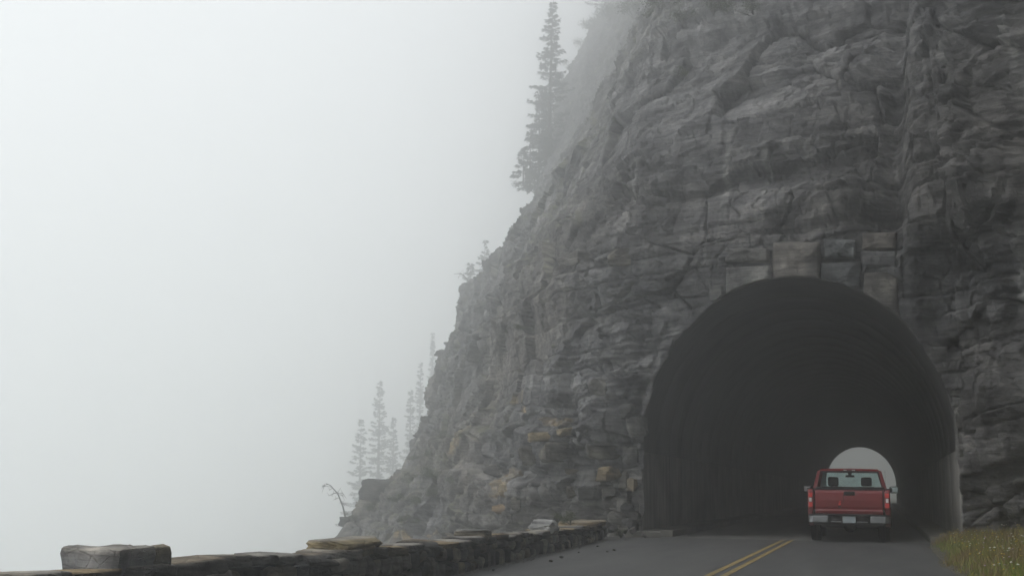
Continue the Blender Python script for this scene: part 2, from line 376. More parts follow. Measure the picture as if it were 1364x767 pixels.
# bedding
dip = 0.10 * np.clip(9 - S, -2, 20) + 0.03 * np.maximum(S - 11, 0)
bc = BZ - dip + 0.45 * warp + 0.03 * warp2
rb = np.random.RandomState(5); th = np.clip(rb.lognormal(-0.95, 0.7, 320), 0.10, 1.5); bounds = -16 + np.cumsum(th)
bi = np.searchsorted(bounds, bc.ravel()).reshape(bc.shape)
blo = bounds[np.clip(bi - 1, 0, 319)]; bhi = bounds[np.clip(bi, 0, 319)]; bf = (bc - blo) / np.maximum(bhi - blo, 1e-3)
bed_r = hash2(bi, bi * 0, 3); bed_r2 = hash2(bi, bi * 0, 8)
wbed = 0.6 + 3.2 * hash2(bi, bi * 0, 21) ** 1.5
q = (S + 0.10 * warp2 + 0.25 * (bf - .5) * (hash2(bi, bi * 0, 31) - .5)) / wbed + 37 * bed_r
qi = np.floor(q).astype(np.int64); j0 = hash2(qi, bi, 41) * 0.5; qf = q - qi
cell = np.where(qf < j0, qi - 1, qi)
jnext = hash2(cell + 1, bi, 41) * 0.5 + 1 - 0; lo = hash2(cell, bi, 41) * 0.5
qq = q - cell
ed = np.minimum(qq - lo, jnext - qq) * wbed                 # metres to the vertical joint
eb = np.minimum(bc - blo, bhi - bc)
cr = hash2(cell, bi, 51); cr2 = hash2(cell, bi, 52); cr3 = hash2(cell, bi, 53)
blocky = np.clip(0.55 + 1.2 * fbm(S * 0.16 + 4, BZ * 0.2, S * 0 + 8.2, 3) + 0.35 * np.clip((4.5 - BZ) / 4, 0, 1) * left, 0.12, 1.0)
gj = np.exp(-(np.maximum(ed, 0) / 0.035) ** 2); gb = np.exp(-(np.maximum(eb, 0) / 0.035) ** 2)
blk = (cr - 0.5) * 0.20 + (cr2 - 0.5) * 0.22 * (qq - 0.5 * (lo + jnext)) + (cr3 - 0.5) * 0.22 * (bf - 0.5) - 0.20 * gj * (cr2 > 0.42) - 0.20 * gb * (bed_r2 > 0.3)
bed = (bed_r - 0.5) * 0.26
f1, r1, e1 = facets(S / 2.6 + 0.25 * warp, BZ / 1.9 + 0.2 * warp + 0.06 * S, 101, 1.3)
f2, r2, e2 = facets(S / 0.95 + 0.15 * warp2 + 3, BZ / 0.62 + 0.3 * warp + 0.15 * S, 201, 1.5)
f3, r3, e3 = facets(S / 0.40 + 0.2 * warp2, BZ / 0.24 + 0.2 * warp2 - 0.2 * S, 301, 1.6)
f4, r4, e4 = facets(S / 0.17, BZ / 0.11 + 0.1 * S, 401, 1.6)
fine = fbm(BX * 3.1, BY * 3.1, BZ * 4.5, 4, 0.6)
crack = np.exp(-(e1 / 0.018) ** 2) * (fbm(S * 0.5, BZ * 0.5, S * 0 + 4, 2) > -0.1)
mass = np.clip(0.62 + 1.5 * fbm(S * 0.3 + 11, BZ * 0.38, S * 0 + 3.3, 3), 0.22, 1.2)
f2, f3, f4 = f2 * mass, f3 * mass, f4 * (0.4 + 0.6 * mass)
disp = 0.55 * big + blocky * (0.35 + 0.65 * mass) * (blk + 0.7 * bed) + (1 - blocky) * 0.3 * bed + 0.26 * f1 + 0.15 * f2 * (1.25 - 0.5 * blocky) + 0.080 * f3 + 0.030 * f4 + 0.035 * fine - 0.38 * crack - 0.09 * np.exp(-(e2 / 0.03) ** 2) * (r2 > 0.5)
disp *= (1 - 0.25 * left + 0.35 * far)
disp -= 0.3 * left
# big features: buttress to the right of the cleft, recess to its left, dark hollows
cl = 0.9 + 0.10 * (BZ - 8) + 0.35 * warp                    # x of the cleft
step = 1 / (1 + np.exp(-(BX - cl) / 0.14))
hi_ = np.clip((BZ - 6.6) / 1.6, 0, 1)
disp += hi_ * (1.15 * step - 0.55 * np.exp(-((BX - cl + 0.35) / 0.45) ** 2)) * np.clip((16 - S * 4) / 8 + 1, 0, 1)
disp += 0.6 * np.exp(-((BX - 3.4) / 1.4) ** 2) * np.clip((BZ + 1) / 3, 0, 1) * (BX > 2.0)      # rock standing proud right of the mouth
def bump_at(px, py, Y, rs, rz, amp):
    global disp
    p = at_Y(px, py, Y); disp += amp * np.exp(-(((BX - p[0]) / rs) ** 2 + ((BZ - p[2]) / rz) ** 2))
bump_at(1240, 432, 32, 0.30, 0.55, -0.75); bump_at(1262, 462, 32, 0.28, 0.30, -0.7)             # dark hollows over the right haunch
bump_at(1225, 350, 32, 0.45, 0.8, 0.35)
bump_at(1180, 285, 33, 1.0, 0.25, -0.35); bump_at(1120, 300, 33, 1.3, 0.18, -0.25); bump_at(1090, 262, 33.5, 1.9, 0.5, 0.5)
# left pier of the mouth: bulging blocks, undercut foot
pier = np.exp(-((S - 10.6) / 1.0) ** 2); disp += pier * (0.55 * np.exp(-((BZ - 3.1) / 1.3) ** 2) - 0.45 * np.exp(-((BZ - 0.4) / 0.7) ** 2))
# ledges on the left flank
for zl, amp in ((1.55, 0.5), (3.3, 0.45), (7.6, 0.5), (9.8, 0.5), (15.5, 0.15), (22, 0.5)):
    zz = BZ - zl - 0.06 * (S - 16) * 0.3 + 0.5 * warp; disp += left * amp * (1 / (1 + np.exp(zz / 0.07))) * np.exp(-np.maximum(-zz, 0) / 1.3)
ad = arch_dist(BX, BZ); inm = (S > -1.2) & (S < 11.5) & (BZ < 8.5)
damp = np.where(inm, np.clip((ad - 0.05) / 0.7, 0, 1), 1.0)
small = 0.10 * f2 + 0.05 * f3 + 0.02 * f4 + 0.03 * fine + 0.10 * (cr - 0.5) - 0.08 * gb - 0.08 * gj
ashz = np.clip(1.5 - np.abs(BX + 1.65) / 2.1, 0, 1) * (BZ > 5)
disp = disp * damp + np.where(inm, (1 - damp) * (0.10 + small) * (1 - np.clip(ashz * 2, 0, 1)), 0) - np.where(inm, 0.05 * (1 - damp), 0)
PTS = BASE + NRM * disp[..., None]
# overhang: lift lower edge of each bed a little so shadows gather under the ledges
PTS[..., 2] += (0.05 * blocky * (cr3 - 0.5) + 0.02 * fine) * damp
# colour of each bed and block
base = np.array([0.128, 0.128, 0.132])
val = (0.72 + 0.5 * bed_r2) * (0.82 + 0.36 * cr) * (0.9 + 0.2 * r2) * (0.92 + 0.16 * r1)
TINT = base[None, None, :] * val[..., None]
brown = np.clip(0.5 + 1.6 * fbm(S * 0.12 + 20, BZ * 0.3, S * 0 + 2.2, 3), 0, 1)[..., None] * np.clip(1.1 - BZ / 14, 0.15, 1)[..., None]
TINT = TINT * (1 - brown) + TINT * np.array([1.10, 1.0, 0.88]) * brown
tan = ((cr2 > 0.88) & (bed_r < 0.75) & (BZ < 4.6) & (S > 10.0) & (S < 30)).astype(float) * np.clip(1.2 - gj - gb, 0, 1) * np.clip(0.5 + fine * 1.3, 0, 1)
TINT = TINT * (1 - tan[..., None]) + np.array([0.27, 0.205, 0.115]) * tan[..., None]
strk = fbm(S * 2.6, BZ * 0.16, S * 0 + 5.5, 3); strm = fbm(S * 0.25 + 2, BZ * 0.3 + 8, S * 0 + 1.1, 2)
wh = np.clip((strk - 0.30) * 4, 0, 1) * np.clip((strm - 0.02) * 4, 0, 1) * np.clip((BZ - 3) / 4, 0, 1)
TINT = TINT * (1 - 0.6 * wh[..., None]) + np.array([0.34, 0.34, 0.33]) * 0.6 * wh[..., None]
dk = np.clip((-strk - 0.15) * 3, 0, 1) * np.clip((strm + 0.2) * 3, 0, 1)
TINT = TINT * (1 - 0.4 * dk[..., None])
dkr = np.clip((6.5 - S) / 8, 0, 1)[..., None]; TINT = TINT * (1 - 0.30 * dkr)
# moss and grass stain where the final surface faces up on the left flank
g2u = np.gradient(PTS, axis=1); g2v = np.gradient(PTS, axis=0); n2 = np.cross(g2u, g2v); n2 /= np.linalg.norm(n2, axis=-1, keepdims=True) + 1e-9
n2 *= np.sign((n2 * NRM).sum(-1, keepdims=True) + 1e-9)
moss = np.clip((n2[..., 2] - 0.45) * 2.5, 0, 1) * np.clip(0.55 + fbm(S * 0.5, BZ * 0.5, S * 0 + 6, 3) * 1.5, 0, 1) * left
TINT = TINT * (1 - 0.7 * moss[..., None]) + np.array([0.105, 0.11, 0.062]) * 0.7 * moss[..., None]
# cut the mouth
rim = (0.02 + 0.17 * np.clip(fbm(S * 1.3, BZ * 1.3, S * 0 + 7, 3) + 0.25, 0, 1) + 0.04 * f3) * (1 - np.clip(ashz * 2, 0, 1)) * np.where(BX > 0, 0.45, 1.0) * np.clip((ad + 1.5), 0, 1)
rim = np.clip(rim, 0.0, 0.16)
ins = inm & (ad < -rim) & (BZ > -0.6)
fi = grid_faces(nz, nu); insf = ins.ravel()
kf = fi[~insf[fi].all(1)]
used = np.zeros(nz * nu, bool); used[kf.ravel()] = True
sn = np.where((used & insf))[0]
pp = PTS.reshape(-1, 3)
x, z = pp[sn, 0], pp[sn, 2]
hi2 = z > AS; ang = np.arctan2((z - AS) / AB, (x - AC) / AH)
k_ = 1 - rim.ravel()[sn] / 4.2
pp[sn, 0] = np.where(hi2, AC + AH * k_ * np.cos(ang), AC + np.sign(x - AC) * AH * k_); pp[sn, 2] = np.where(hi2, AS + AB * k_ * np.sin(ang), z)
pp[sn, 1] = YP(pp[sn, 0]) + 0.03 - 0.06 * (rim.ravel()[sn] > 0.01)
rb_ = (inm & ~ins & (ad < 0.04)).ravel() & (rim.ravel() > 0.01); pp[rb_, 1] = np.minimum(pp[rb_, 1], YP(pp[rb_, 0]) - 0.06)
me = mesh_np('cliff', pp, kf)
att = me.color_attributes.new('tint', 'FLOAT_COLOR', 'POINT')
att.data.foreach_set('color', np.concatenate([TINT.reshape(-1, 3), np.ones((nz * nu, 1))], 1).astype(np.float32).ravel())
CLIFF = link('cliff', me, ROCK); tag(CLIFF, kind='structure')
CAMP = np.array([0, 0, CAM_Z])
PROJ = (PTS.reshape(-1, 3) - CAMP) @ CM; PX = W / 2 + F * PROJ[:, 0] / PROJ[:, 2]; PY_ = H / 2 - F * PROJ[:, 1] / PROJ[:, 2]
vis = (PROJ[:, 2] > 5) & (np.arange(nz * nu) % nu < sum(seg_n[:7]) + 12)
def cliff_at(px, py):
    """the point of the cliff face that the photograph shows at this pixel (first hit)"""
    d = (PX - px) ** 2 + (PY_ - py) ** 2; d = np.where(vis, d, 1e12)
    c = np.argsort(d)[:12]; c = c[np.argmin(PROJ[c, 2])]
    return pp[c].copy(), n2.reshape(-1, 3)[c].copy()

# hillside behind the spur, carrying the far trees
_A = at_dist(477, 752, 180); _B = at_dist(574, 706, 180)
_gy = -0.12; _gx = min(1.6, (_B[2] - _A[2] - _gy * (_B[1] - _A[1])) / (_B[0] - _A[0]))
def hill_h(X, Y): return _A[2] + _gx * (X - _A[0]) + _gy * (Y - _A[1]) + 2.0 * fbm(X * 0.11, Y * 0.11, X * 0, 4)
hx = np.linspace(_A[0] - 70, _B[0] + 5, 60); hy = np.linspace(150, 260, 50); HX, HY = np.meshgrid(hx, hy, indexing='ij')
HZ = hill_h(HX, HY)
o = link('hillside', mesh_np('hillside', np.stack([HX, HY, HZ], -1), grid_faces(*HX.shape)), GROUND_M, smooth=True); tag(o, kind='structure')

# rough stones ------------------------------------------------------
def stone_mesh(name, seed, n=4, rough=0.10, square=5.0, tint=(0.12, 0.115, 0.105)):
    """unit quarry stone: subdivided box with worn corners and chipped faces"""
    bm = bmesh.new(); bmesh.ops.create_cube(bm, size=1.0)
    bmesh.ops.subdivide_edges(bm, edges=bm.edges[:], cuts=n, use_grid_fill=True)
    co = np.array([v.co[:] for v in bm.verts]) * 2
    r = (np.abs(co) ** square).sum(1) ** (1 / square); co = co / r[:, None]
    k = seed * 7.31
    d = fbm(co[:, 0] * 1.1 + k, co[:, 1] * 1.1 + k * .7, co[:, 2] * 1.1, 3)
    rs = np.random.RandomState(seed)
    for _ in range(6):                                      # chipped planes
        nn = rs.normal(size=3); nn /= np.linalg.norm(nn); lim = 0.80 + 0.5 * rs.rand(); pr = co @ nn; ex = np.maximum(pr - lim, 0); co = co - nn[None] * ex[:, None] * 0.9
    d2 = fbm(co[:, 0] * 3.6 + k, co[:, 1] * 3.6, co[:, 2] * 3.6 + k, 3, 0.6)
    co = co * (1 + rough * 1.6 * d[:, None] + rough * 0.9 * d2[:, None])
    for v, c in zip(bm.verts, co): v.co = c * 0.5
    me = bm_mesh(name, bm)
    return me
def set_tint(me, c, var=0.12, seed=0, top=None):
    n = len(me.vertices); co = np.zeros(n * 3, np.float32); me.vertices.foreach_get('co', co); co = co.reshape(-1, 3)
    f = 1 + var * 2.5 * fbm(co[:, 0] * 2.3 + seed, co[:, 1] * 2.3, co[:, 2] * 2.3, 3)
    C = np.array(c)[None] * f[:, None]
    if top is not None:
        w = np.clip((co[:, 2] - 0.32) * 8, 0, 1)[:, None]; C = C * (1 - w) + np.array(top)[None] * f[:, None] * w  # tops tinted paler: light from above put into the colour
    a = me.color_attributes.get('tint') or me.color_attributes.new('tint', 'FLOAT_COLOR', 'POINT')
    a.data.foreach_set('color', np.concatenate([C, np.ones((n, 1))], 1).astype(np.float32).ravel())
STONE_TINTS = [(0.18, 0.175, 0.165), (0.11, 0.11, 0.112), (0.24, 0.215, 0.18), (0.20, 0.175, 0.13), (0.08, 0.08, 0.082), (0.27, 0.255, 0.225)]
STONES = []
for i in range(18):
    m_ = stone_mesh('stone', i + 1, n=4, rough=0.11, square=4.2); set_tint(m_, STONE_TINTS[i % 6], 0.22, i); m_.materials.append(STONE); STONES.append(m_)
DARKS = []
for i in range(5):
    m_ = stone_mesh('fallen_rock', 30 + i, n=4, rough=0.13, square=6); set_tint(m_, [(0.07, 0.068, 0.064), (0.05, 0.05, 0.05), (0.09, 0.085, 0.075)][i % 3], 0.22, i); m_.materials.append(STONE); DARKS.append(m_)
CAP_TINTS = [((0.10, 0.095, 0.085), (0.30, 0.27, 0.225)), ((0.075, 0.072, 0.068), (0.26, 0.215, 0.16)), ((0.09, 0.088, 0.085), (0.33, 0.31, 0.28)), ((0.11, 0.095, 0.07), (0.30, 0.23, 0.14))]  # side and top colours; the sky-lit brightness of the tops is painted in
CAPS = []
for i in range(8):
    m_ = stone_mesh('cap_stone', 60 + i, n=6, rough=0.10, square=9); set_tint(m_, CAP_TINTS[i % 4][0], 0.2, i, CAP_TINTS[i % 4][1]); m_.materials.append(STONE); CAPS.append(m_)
def put(name, me, loc, scale, rot=(0, 0, 0), parent=None):
    o = bpy.data.objects.new(name, me); col.objects.link(o); o.location = loc; o.scale = scale; o.rotation_euler = rot
    if parent is not None: o.parent = parent
    return o

# ------------------------------------------------------------------ tunnel: lining, kerbs, dressed stones of the mouth
def concrete(name, dark, light, vs_):
    m, t, b = new_mat(name)
    g = t.nodes.new('ShaderNodeNewGeometry'); mp = t.nodes.new('ShaderNodeMapping'); mp.inputs['Scale'].default_value = vs_
    t.links.new(g.outputs['Position'], mp.inputs['Vector'])
    n1 = N(t, 'ShaderNodeTexNoise', Scale=1.0, Detail=8, Roughness=0.7, Distortion=0.3); t.links.new(mp.outputs['Vector'], n1.inputs['Vector'])
    r = ramp(t, [(0.3, dark), (0.72, light)]); t.links.new(n1.outputs['Fac'], r.inputs['Fac'])
    n2 = N(t, 'ShaderNodeTexNoise', Scale=0.6, Detail=6, Roughness=0.6); t.links.new(g.outputs['Position'], n2.inputs['Vector'])
    r2 = ramp(t, [(0.3, (0.5, 0.5, 0.5)), (0.7, (1.25, 1.22, 1.18))]); t.links.new(n2.outputs['Fac'], r2.inputs['Fac'])
    mul = N(t, 'ShaderNodeMix', data_type='RGBA', blend_type='MULTIPLY'); mul.inputs[0].default_value = 1
    t.links.new(r.outputs['Color'], mul.inputs[6]); t.links.new(r2.outputs['Color'], mul.inputs[7]); t.links.new(mul.outputs[2], b.inputs['Base Color'])
    b.inputs['Roughness'].default_value = 0.85; b.inputs['Specular IOR Level'].default_value = 0.3
    bp = N(t, 'ShaderNodeBump', Strength=0.5, Distance=0.02); t.links.new(n1.outputs['Fac'], bp.inputs['Height']); t.links.new(bp.outputs['Normal'], b.inputs['Normal'])
    return m
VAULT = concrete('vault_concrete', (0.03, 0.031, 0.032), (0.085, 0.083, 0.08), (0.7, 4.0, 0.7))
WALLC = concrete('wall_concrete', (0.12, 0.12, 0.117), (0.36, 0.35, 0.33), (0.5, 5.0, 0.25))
KERBC = concrete('kerb_concrete', (0.12, 0.118, 0.11), (0.2, 0.195, 0.18), (2, 2, 2))
TUN = empty('road_tunnel', (AC, 33, 0)); tag(TUN, 'concrete lined road tunnel with dressed stone mouth cut through the cliff', 'tunnel')
TO = np.array([AC, 33.0, 0.0])
th_ = np.concatenate([[math.pi + 0.03], np.linspace(math.pi, 0, 41), [-0.03]])
def ring_mesh(L, first=False):
    """one cast ring of the vault, joint edges sunk"""
    rows = []
    offs = [(0.0, 0.018), (0.02, 0.0), (L - 0.02, 0.0), (L, 0.018)]
    if first: offs = [(0.0, 0.05), (0.0, 0.012), (0.06, 0.0), (L - 0.02, 0.0), (L, 0.018)]
    for i, (y, off) in enumerate(offs):
        r = []
        for a in th_:
            X = (AH + off) * math.cos(a); Zz = AS + (AB + off) * math.sin(a)
            yy = y
            if first and i < 3: yy = YP(AC + X) - 0.03 - 33.0 + y
            r.append((X, yy, Zz))
        rows.append(r)
    V = np.array(rows, float); return mesh_np('vault_ring', V, grid_faces(V.shape[0], V.shape[1])[:, ::-1])
def wallp_mesh(L, side, first=False):
    X = side * (AH - 0.025); rows = []
    offs = [(0.0, 0.018), (0.02, 0.0), (L - 0.02, 0.0), (L, 0.018)]
    if first: offs = [(0.0, 0.05), (0.0, 0.012), (0.06, 0.0), (L - 0.02, 0.0), (L, 0.018)]
    for i, (y, off) in enumerate(offs):
        yy = (YP(AC + X) - 0.03 - 33.0 + y) if (first and i < 3) else y
        rows.append([(X + side * off, yy, -0.05), (X + side * off, yy, AS - 0.03), (X + side * (off + 0.04), yy, AS - 0.01)])
    V = np.array(rows, float); f = grid_faces(V.shape[0], V.shape[1]); return mesh_np('wall_panel', V, f if side < 0 else f[:, ::-1])
LR = 2.4
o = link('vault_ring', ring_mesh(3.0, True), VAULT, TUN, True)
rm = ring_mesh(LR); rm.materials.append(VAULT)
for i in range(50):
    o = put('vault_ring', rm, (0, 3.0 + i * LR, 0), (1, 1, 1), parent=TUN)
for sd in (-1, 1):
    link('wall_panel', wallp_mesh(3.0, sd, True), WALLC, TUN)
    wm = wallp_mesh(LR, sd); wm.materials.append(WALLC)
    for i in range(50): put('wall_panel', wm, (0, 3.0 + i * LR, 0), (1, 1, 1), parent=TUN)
rm.polygons.foreach_set('use_smooth', [True] * len(rm.polygons))
def kerb_mesh(w, L, h=0.17):
    bm = bmesh.new(); bm_box(bm, (0, L / 2, h / 2 - 0.03), (w, L - 0.03, h + 0.06), bev=0.018); return bm_mesh('kerb_block', bm)
kmL = kerb_mesh(0.82, 2.4); kmL.materials.append(KERBC); kmR = kerb_mesh(0.72, 2.4); kmR.materials.append(KERBC)
for i in range(51):
    put('kerb_block', kmL, (-5.82 - AC, 0.75 + i * 2.4, 0), (1, 1, 1), parent=TUN)
    put('kerb_block', kmR, (1.50 - AC, -0.9 + i * 2.4 + (0.0), 0), (1, 1, 1), parent=TUN)
kx = kerb_mesh(0.95, 0.95, 0.15); kx.materials.append(KERBC)
put('kerb_block', kx, (-6.05 - AC, -0.18, 0), (1, 1, 1), (0, 0, 0.22), parent=TUN)
# dressed stones
def ashlar(x0, y0, x1, y1, tint, seed, proud=0.10):
    n, m = 22, 16
    rows = []
    rs = np.random.RandomState(seed); jit = rs.uniform(-3.2, 3.2, 8) * (1 if proud > 0.1 else 0.6)
    for i in range(n):
        r = []
        for j in range(m):
            u, v = i / (n - 1), j / (m - 1)
            px = (x0 + jit[0]) * (1 - u) * (1 - v) + (x1 + jit[1]) * u * (1 - v) + (x0 + jit[2]) * (1 - u) * v + (x1 + jit[3]) * u * v
            py = (y0 + jit[4]) * (1 - v) * (1 - u) + (y0 + jit[5]) * (1 - v) * u + (y1 + jit[6]) * v * (1 - u) + (y1 + jit[7]) * v * u
            p = at_portal(px, py); X, Zz = p[0], p[2]
            zt = float(arch_top(np.array([X]))[0]) + 0.03
            if abs(X - AC) < AH + 0.02 and Zz < zt and Zz > AS: Zz = zt
            e = min(u, 1 - u, v, 1 - v); edge = min(1, e * 4.0) ** 0.5
            hgt = proud * edge + proud * 1.0 * float(fbm(np.array([X * 3.4 + seed]), np.array([Zz * 3.4]), np.array([seed * 1.0]), 5, 0.65)[0]) * min(1, e * 6)
            dep = YP(X) - 0.06 - hgt + (0.16 if e == 0 else 0)
            r.append((X, dep, Zz))
        rows.append(r)
    V = np.array(rows, float); me = mesh_np('portal_stone', V, grid_faces(n, m))
    c = np.array(tint)[None] * 0.92 * (1 + 0.6 * fbm(V[..., 0].ravel() * 3, V[..., 2].ravel() * 3, V[..., 0].ravel() * 0 + seed, 3))[:, None]
    a = me.color_attributes.new('tint', 'FLOAT_COLOR', 'POINT'); a.data.foreach_set('color', np.concatenate([c, np.ones((len(c), 1))], 1).astype(np.float32).ravel())
    me.transform(Matrix.Translation((-TO[0], -TO[1], 0)))
    return link('portal_stone', me, STONE, TUN)
ash = [(965, 328, 1025, 352, (0.17, 0.165, 0.158)), (963, 354, 1028, 392, (0.19, 0.188, 0.182)), (1030, 321, 1091, 376, (0.16, 0.15, 0.14)), (1095, 319, 1142, 345, (0.125, 0.132, 0.135)),
       (1095, 347, 1147, 388, (0.12, 0.125, 0.128)), (1145, 312, 1193, 334, (0.145, 0.132, 0.12)), (1148, 336, 1196, 359, (0.115, 0.116, 0.12)), (1148, 361, 1199, 425, (0.15, 0.142, 0.132)),
       (1256, 482, 1275, 497, (0.15, 0.148, 0.142)), (1260, 498, 1278, 512, (0.16, 0.157, 0.15)), (1264, 513, 1281, 527, (0.17, 0.166, 0.16)), (1267, 528, 1283, 542, (0.15, 0.15, 0.145)),
       (1270, 543, 1285, 556, (0.16, 0.157, 0.15)), (1271, 557, 1286, 572, (0.14, 0.137, 0.13)), (1273, 573, 1287, 590, (0.16, 0.155, 0.15)), (944, 378, 963, 402, (0.15, 0.15, 0.148)),
       (1240, 462, 1262, 481, (0.15, 0.148, 0.143)), (1272, 592, 1290, 612, (0.13, 0.128, 0.125))]
for i, a in enumerate(ash): ashlar(*a, seed=i + 3, proud=0.105 if i < 8 else 0.07)

# loose and jutting blocks in the pier and foot of the cliff (parts of the cliff)
blocks = [(722, 577, 40, 12, (0.25, 0.2, 0.125)), (745, 577, 26, 11, (0.24, 0.2, 0.13)), (668, 676, 34, 14, (0.22, 0.155, 0.09)), (686, 670, 13, 18, (0.2, 0.185, 0.16)), (805, 637, 40, 18, (0.26, 0.205, 0.13)),
          (829, 634, 14, 26, (0.2, 0.19, 0.17)), (841, 642, 14, 16, (0.25, 0.21, 0.15)), (806, 598, 46, 24, (0.12, 0.115, 0.1)), (838, 606, 20, 30, (0.12, 0.12, 0.115)), (846, 565, 26, 26, (0.13, 0.13, 0.125)),
          (757, 656, 30, 16, (0.14, 0.125, 0.1)), (782, 660, 26, 18, (0.1, 0.1, 0.098)), (812, 656, 26, 16, (0.13, 0.125, 0.115)), (760, 627, 18, 10, (0.2, 0.165, 0.11)), (832, 545, 22, 18, (0.14, 0.14, 0.135)),
          (700, 612, 50, 24, (0.12, 0.112, 0.1)), (742, 605, 40, 26, (0.125, 0.115, 0.1)), (660, 628, 44, 20, (0.11, 0.105, 0.098)), (795, 512, 26, 22, (0.15, 0.145, 0.135)), (505, 648, 52, 26, (0.10, 0.098, 0.095)),
          (560, 655, 36, 14, (0.19, 0.18, 0.165)), (765, 340, 60, 18, (0.19, 0.18, 0.165)), (824, 345, 30, 22, (0.2, 0.185, 0.16)), (452, 690, 22, 12, (0.1, 0.1, 0.098))]
for i, (px, py, w, h, c) in enumerate(blocks):
    p, n_ = cliff_at(px, py); dcam = np.linalg.norm(p - CAMP); s = dcam / F
    m_ = stone_mesh('rock_block', 200 + i, n=5, rough=0.13, square=9); set_tint(m_, tuple(v * 0.72 for v in c), 0.4, i); m_.materials.append(STONE)
    yaw = math.atan2(n_[1], n_[0]) + math.pi / 2
    put('rock_block', m_, p - n_ * (0.12 * w * s), (w * s * 1.0, w * s * 0.6, h * s), (random.uniform(-.08, .08), random.uniform(-.1, .1), yaw), CLIFF)
# leaning slab on the left flank
p, n_ = cliff_at(552, 600); s = np.linalg.norm(p - CAMP) / F
m_ = stone_mesh('rock_block', 300, n=5, rough=0.06, square=8); set_tint(m_, (0.24, 0.235, 0.22), 0.2, 3); m_.materials.append(STONE)
put('rock_block', m_, p, (5 * s * 2, 14 * s, 62 * s), (0, math.radians(32), 0.2), CLIFF)

# ================================================================== GUARD WALL
WALL = empty('stone_guard_wall', (-5.7, 16, 0)); tag(WALL, 'low rubble stone guard wall with raised blocks between road and drop', 'wall')
def wtop(Y): return float(np.interp(Y, [5, 8, 10, 13, 15, 18, 20, 25, 31], [0.565, 0.55, 0.53, 0.50, 0.485, 0.43, 0.44, 0.37, 0.36])) + 0.015 * math.sin(Y * 2.1)
bm = bmesh.new(); ys = np.linspace(2.0, 31.2, 80); prev = None
for y in ys:
    x = float(wall_x(y)); z = wtop(y) - 0.07
    c = [bm.verts.new((x - 0.11, y, -0.1)), bm.verts.new((x - 0.11, y, z)), bm.verts.new((x - 0.47, y, z)), bm.verts.new((x - 0.47, y, -1.4))]
    if prev:
        for a in range(4): bm.faces.new((prev[a], c[a], c[(a + 1) % 4], prev[(a + 1) % 4]))
    else: bm.faces.new(c)
    prev = c
bm.faces.new(prev[::-1])
me = bm_mesh('mortar_core', bm); me.transform(Matrix.Translation((5.7, -16, 0))); link('mortar_core', me, MORTAR, WALL)
rw = random.Random(4)
def wput(nm, me, x, y, z, sx, sy, sz, rz=0.0, tilt=0.0):
    return put(nm, me, (x + 5.7, y - 16, z), (sx, sy, sz), (tilt, rw.uniform(-.04, .04), rz + math.atan(0.063 if y > 14 else -0.012) * 1.0), WALL)
y = 2.2
zsplit = []
# lower and upper face courses, uneven heights
def course(z0f, z1f, wmin, wmax, y0=2.1, y1=31.1):
    y = y0
    while y < y1:
        L = rw.uniform(wmin, wmax); yc = y + L / 2; x = float(wall_x(yc)); a = z0f(yc); b = z1f(yc); h = (b - a) * rw.uniform(0.86, 1.08)
        d = rw.uniform(0.16, 0.22)
        wput('stone', rw.choice(STONES), x - d / 2 + rw.uniform(-0.025, 0.04), yc, (a + b) / 2 + rw.uniform(-.012, .012), d, L * 0.95, h * 0.95, 0, rw.uniform(-.10, .10)); y += L
mid = lambda Y: 0.20 + 0.07 * math.sin(Y * 1.7) + 0.03 * math.sin(Y * 4.1)
course(lambda Y: -0.03, mid, 0.16, 0.38)
course(mid, lambda Y: wtop(Y) - 0.06, 0.18, 0.5)
# cap course across the whole thickness
y = 2.0
while y < 31.0:
    L = rw.uniform(0.35, 0.95); yc = y + L / 2; x = float(wall_x(yc)); h = rw.uniform(0.09, 0.17)
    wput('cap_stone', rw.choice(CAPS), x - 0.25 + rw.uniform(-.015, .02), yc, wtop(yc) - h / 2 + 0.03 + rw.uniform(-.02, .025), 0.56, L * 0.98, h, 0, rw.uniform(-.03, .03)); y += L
# raised blocks
def merlon(px0, px1, ytop, tint, top, seed, X=None, hz=None, depth=0.5, rough=0.06, zb=None):  # top: paler colour that paints in the light from above
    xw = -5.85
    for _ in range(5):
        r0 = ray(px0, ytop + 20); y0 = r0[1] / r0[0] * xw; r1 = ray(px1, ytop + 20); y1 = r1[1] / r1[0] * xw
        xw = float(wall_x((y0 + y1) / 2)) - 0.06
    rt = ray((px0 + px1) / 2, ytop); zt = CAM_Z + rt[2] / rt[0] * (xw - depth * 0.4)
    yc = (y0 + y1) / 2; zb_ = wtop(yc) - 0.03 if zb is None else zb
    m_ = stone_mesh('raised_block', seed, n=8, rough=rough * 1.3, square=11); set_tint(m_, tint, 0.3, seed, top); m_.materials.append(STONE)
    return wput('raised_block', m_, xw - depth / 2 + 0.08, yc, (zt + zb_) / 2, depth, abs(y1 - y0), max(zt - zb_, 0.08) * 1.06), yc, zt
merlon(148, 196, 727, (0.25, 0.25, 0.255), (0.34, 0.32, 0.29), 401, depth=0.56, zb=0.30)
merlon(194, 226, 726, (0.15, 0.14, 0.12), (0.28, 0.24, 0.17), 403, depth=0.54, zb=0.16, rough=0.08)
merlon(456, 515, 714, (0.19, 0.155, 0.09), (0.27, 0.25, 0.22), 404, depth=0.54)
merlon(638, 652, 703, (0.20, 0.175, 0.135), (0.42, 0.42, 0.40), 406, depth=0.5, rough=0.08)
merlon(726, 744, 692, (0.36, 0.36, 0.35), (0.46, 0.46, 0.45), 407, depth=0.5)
merlon(772, 809, 692, (0.22, 0.165, 0.09), (0.34, 0.29, 0.22), 409, depth=0.7, rough=0.08)

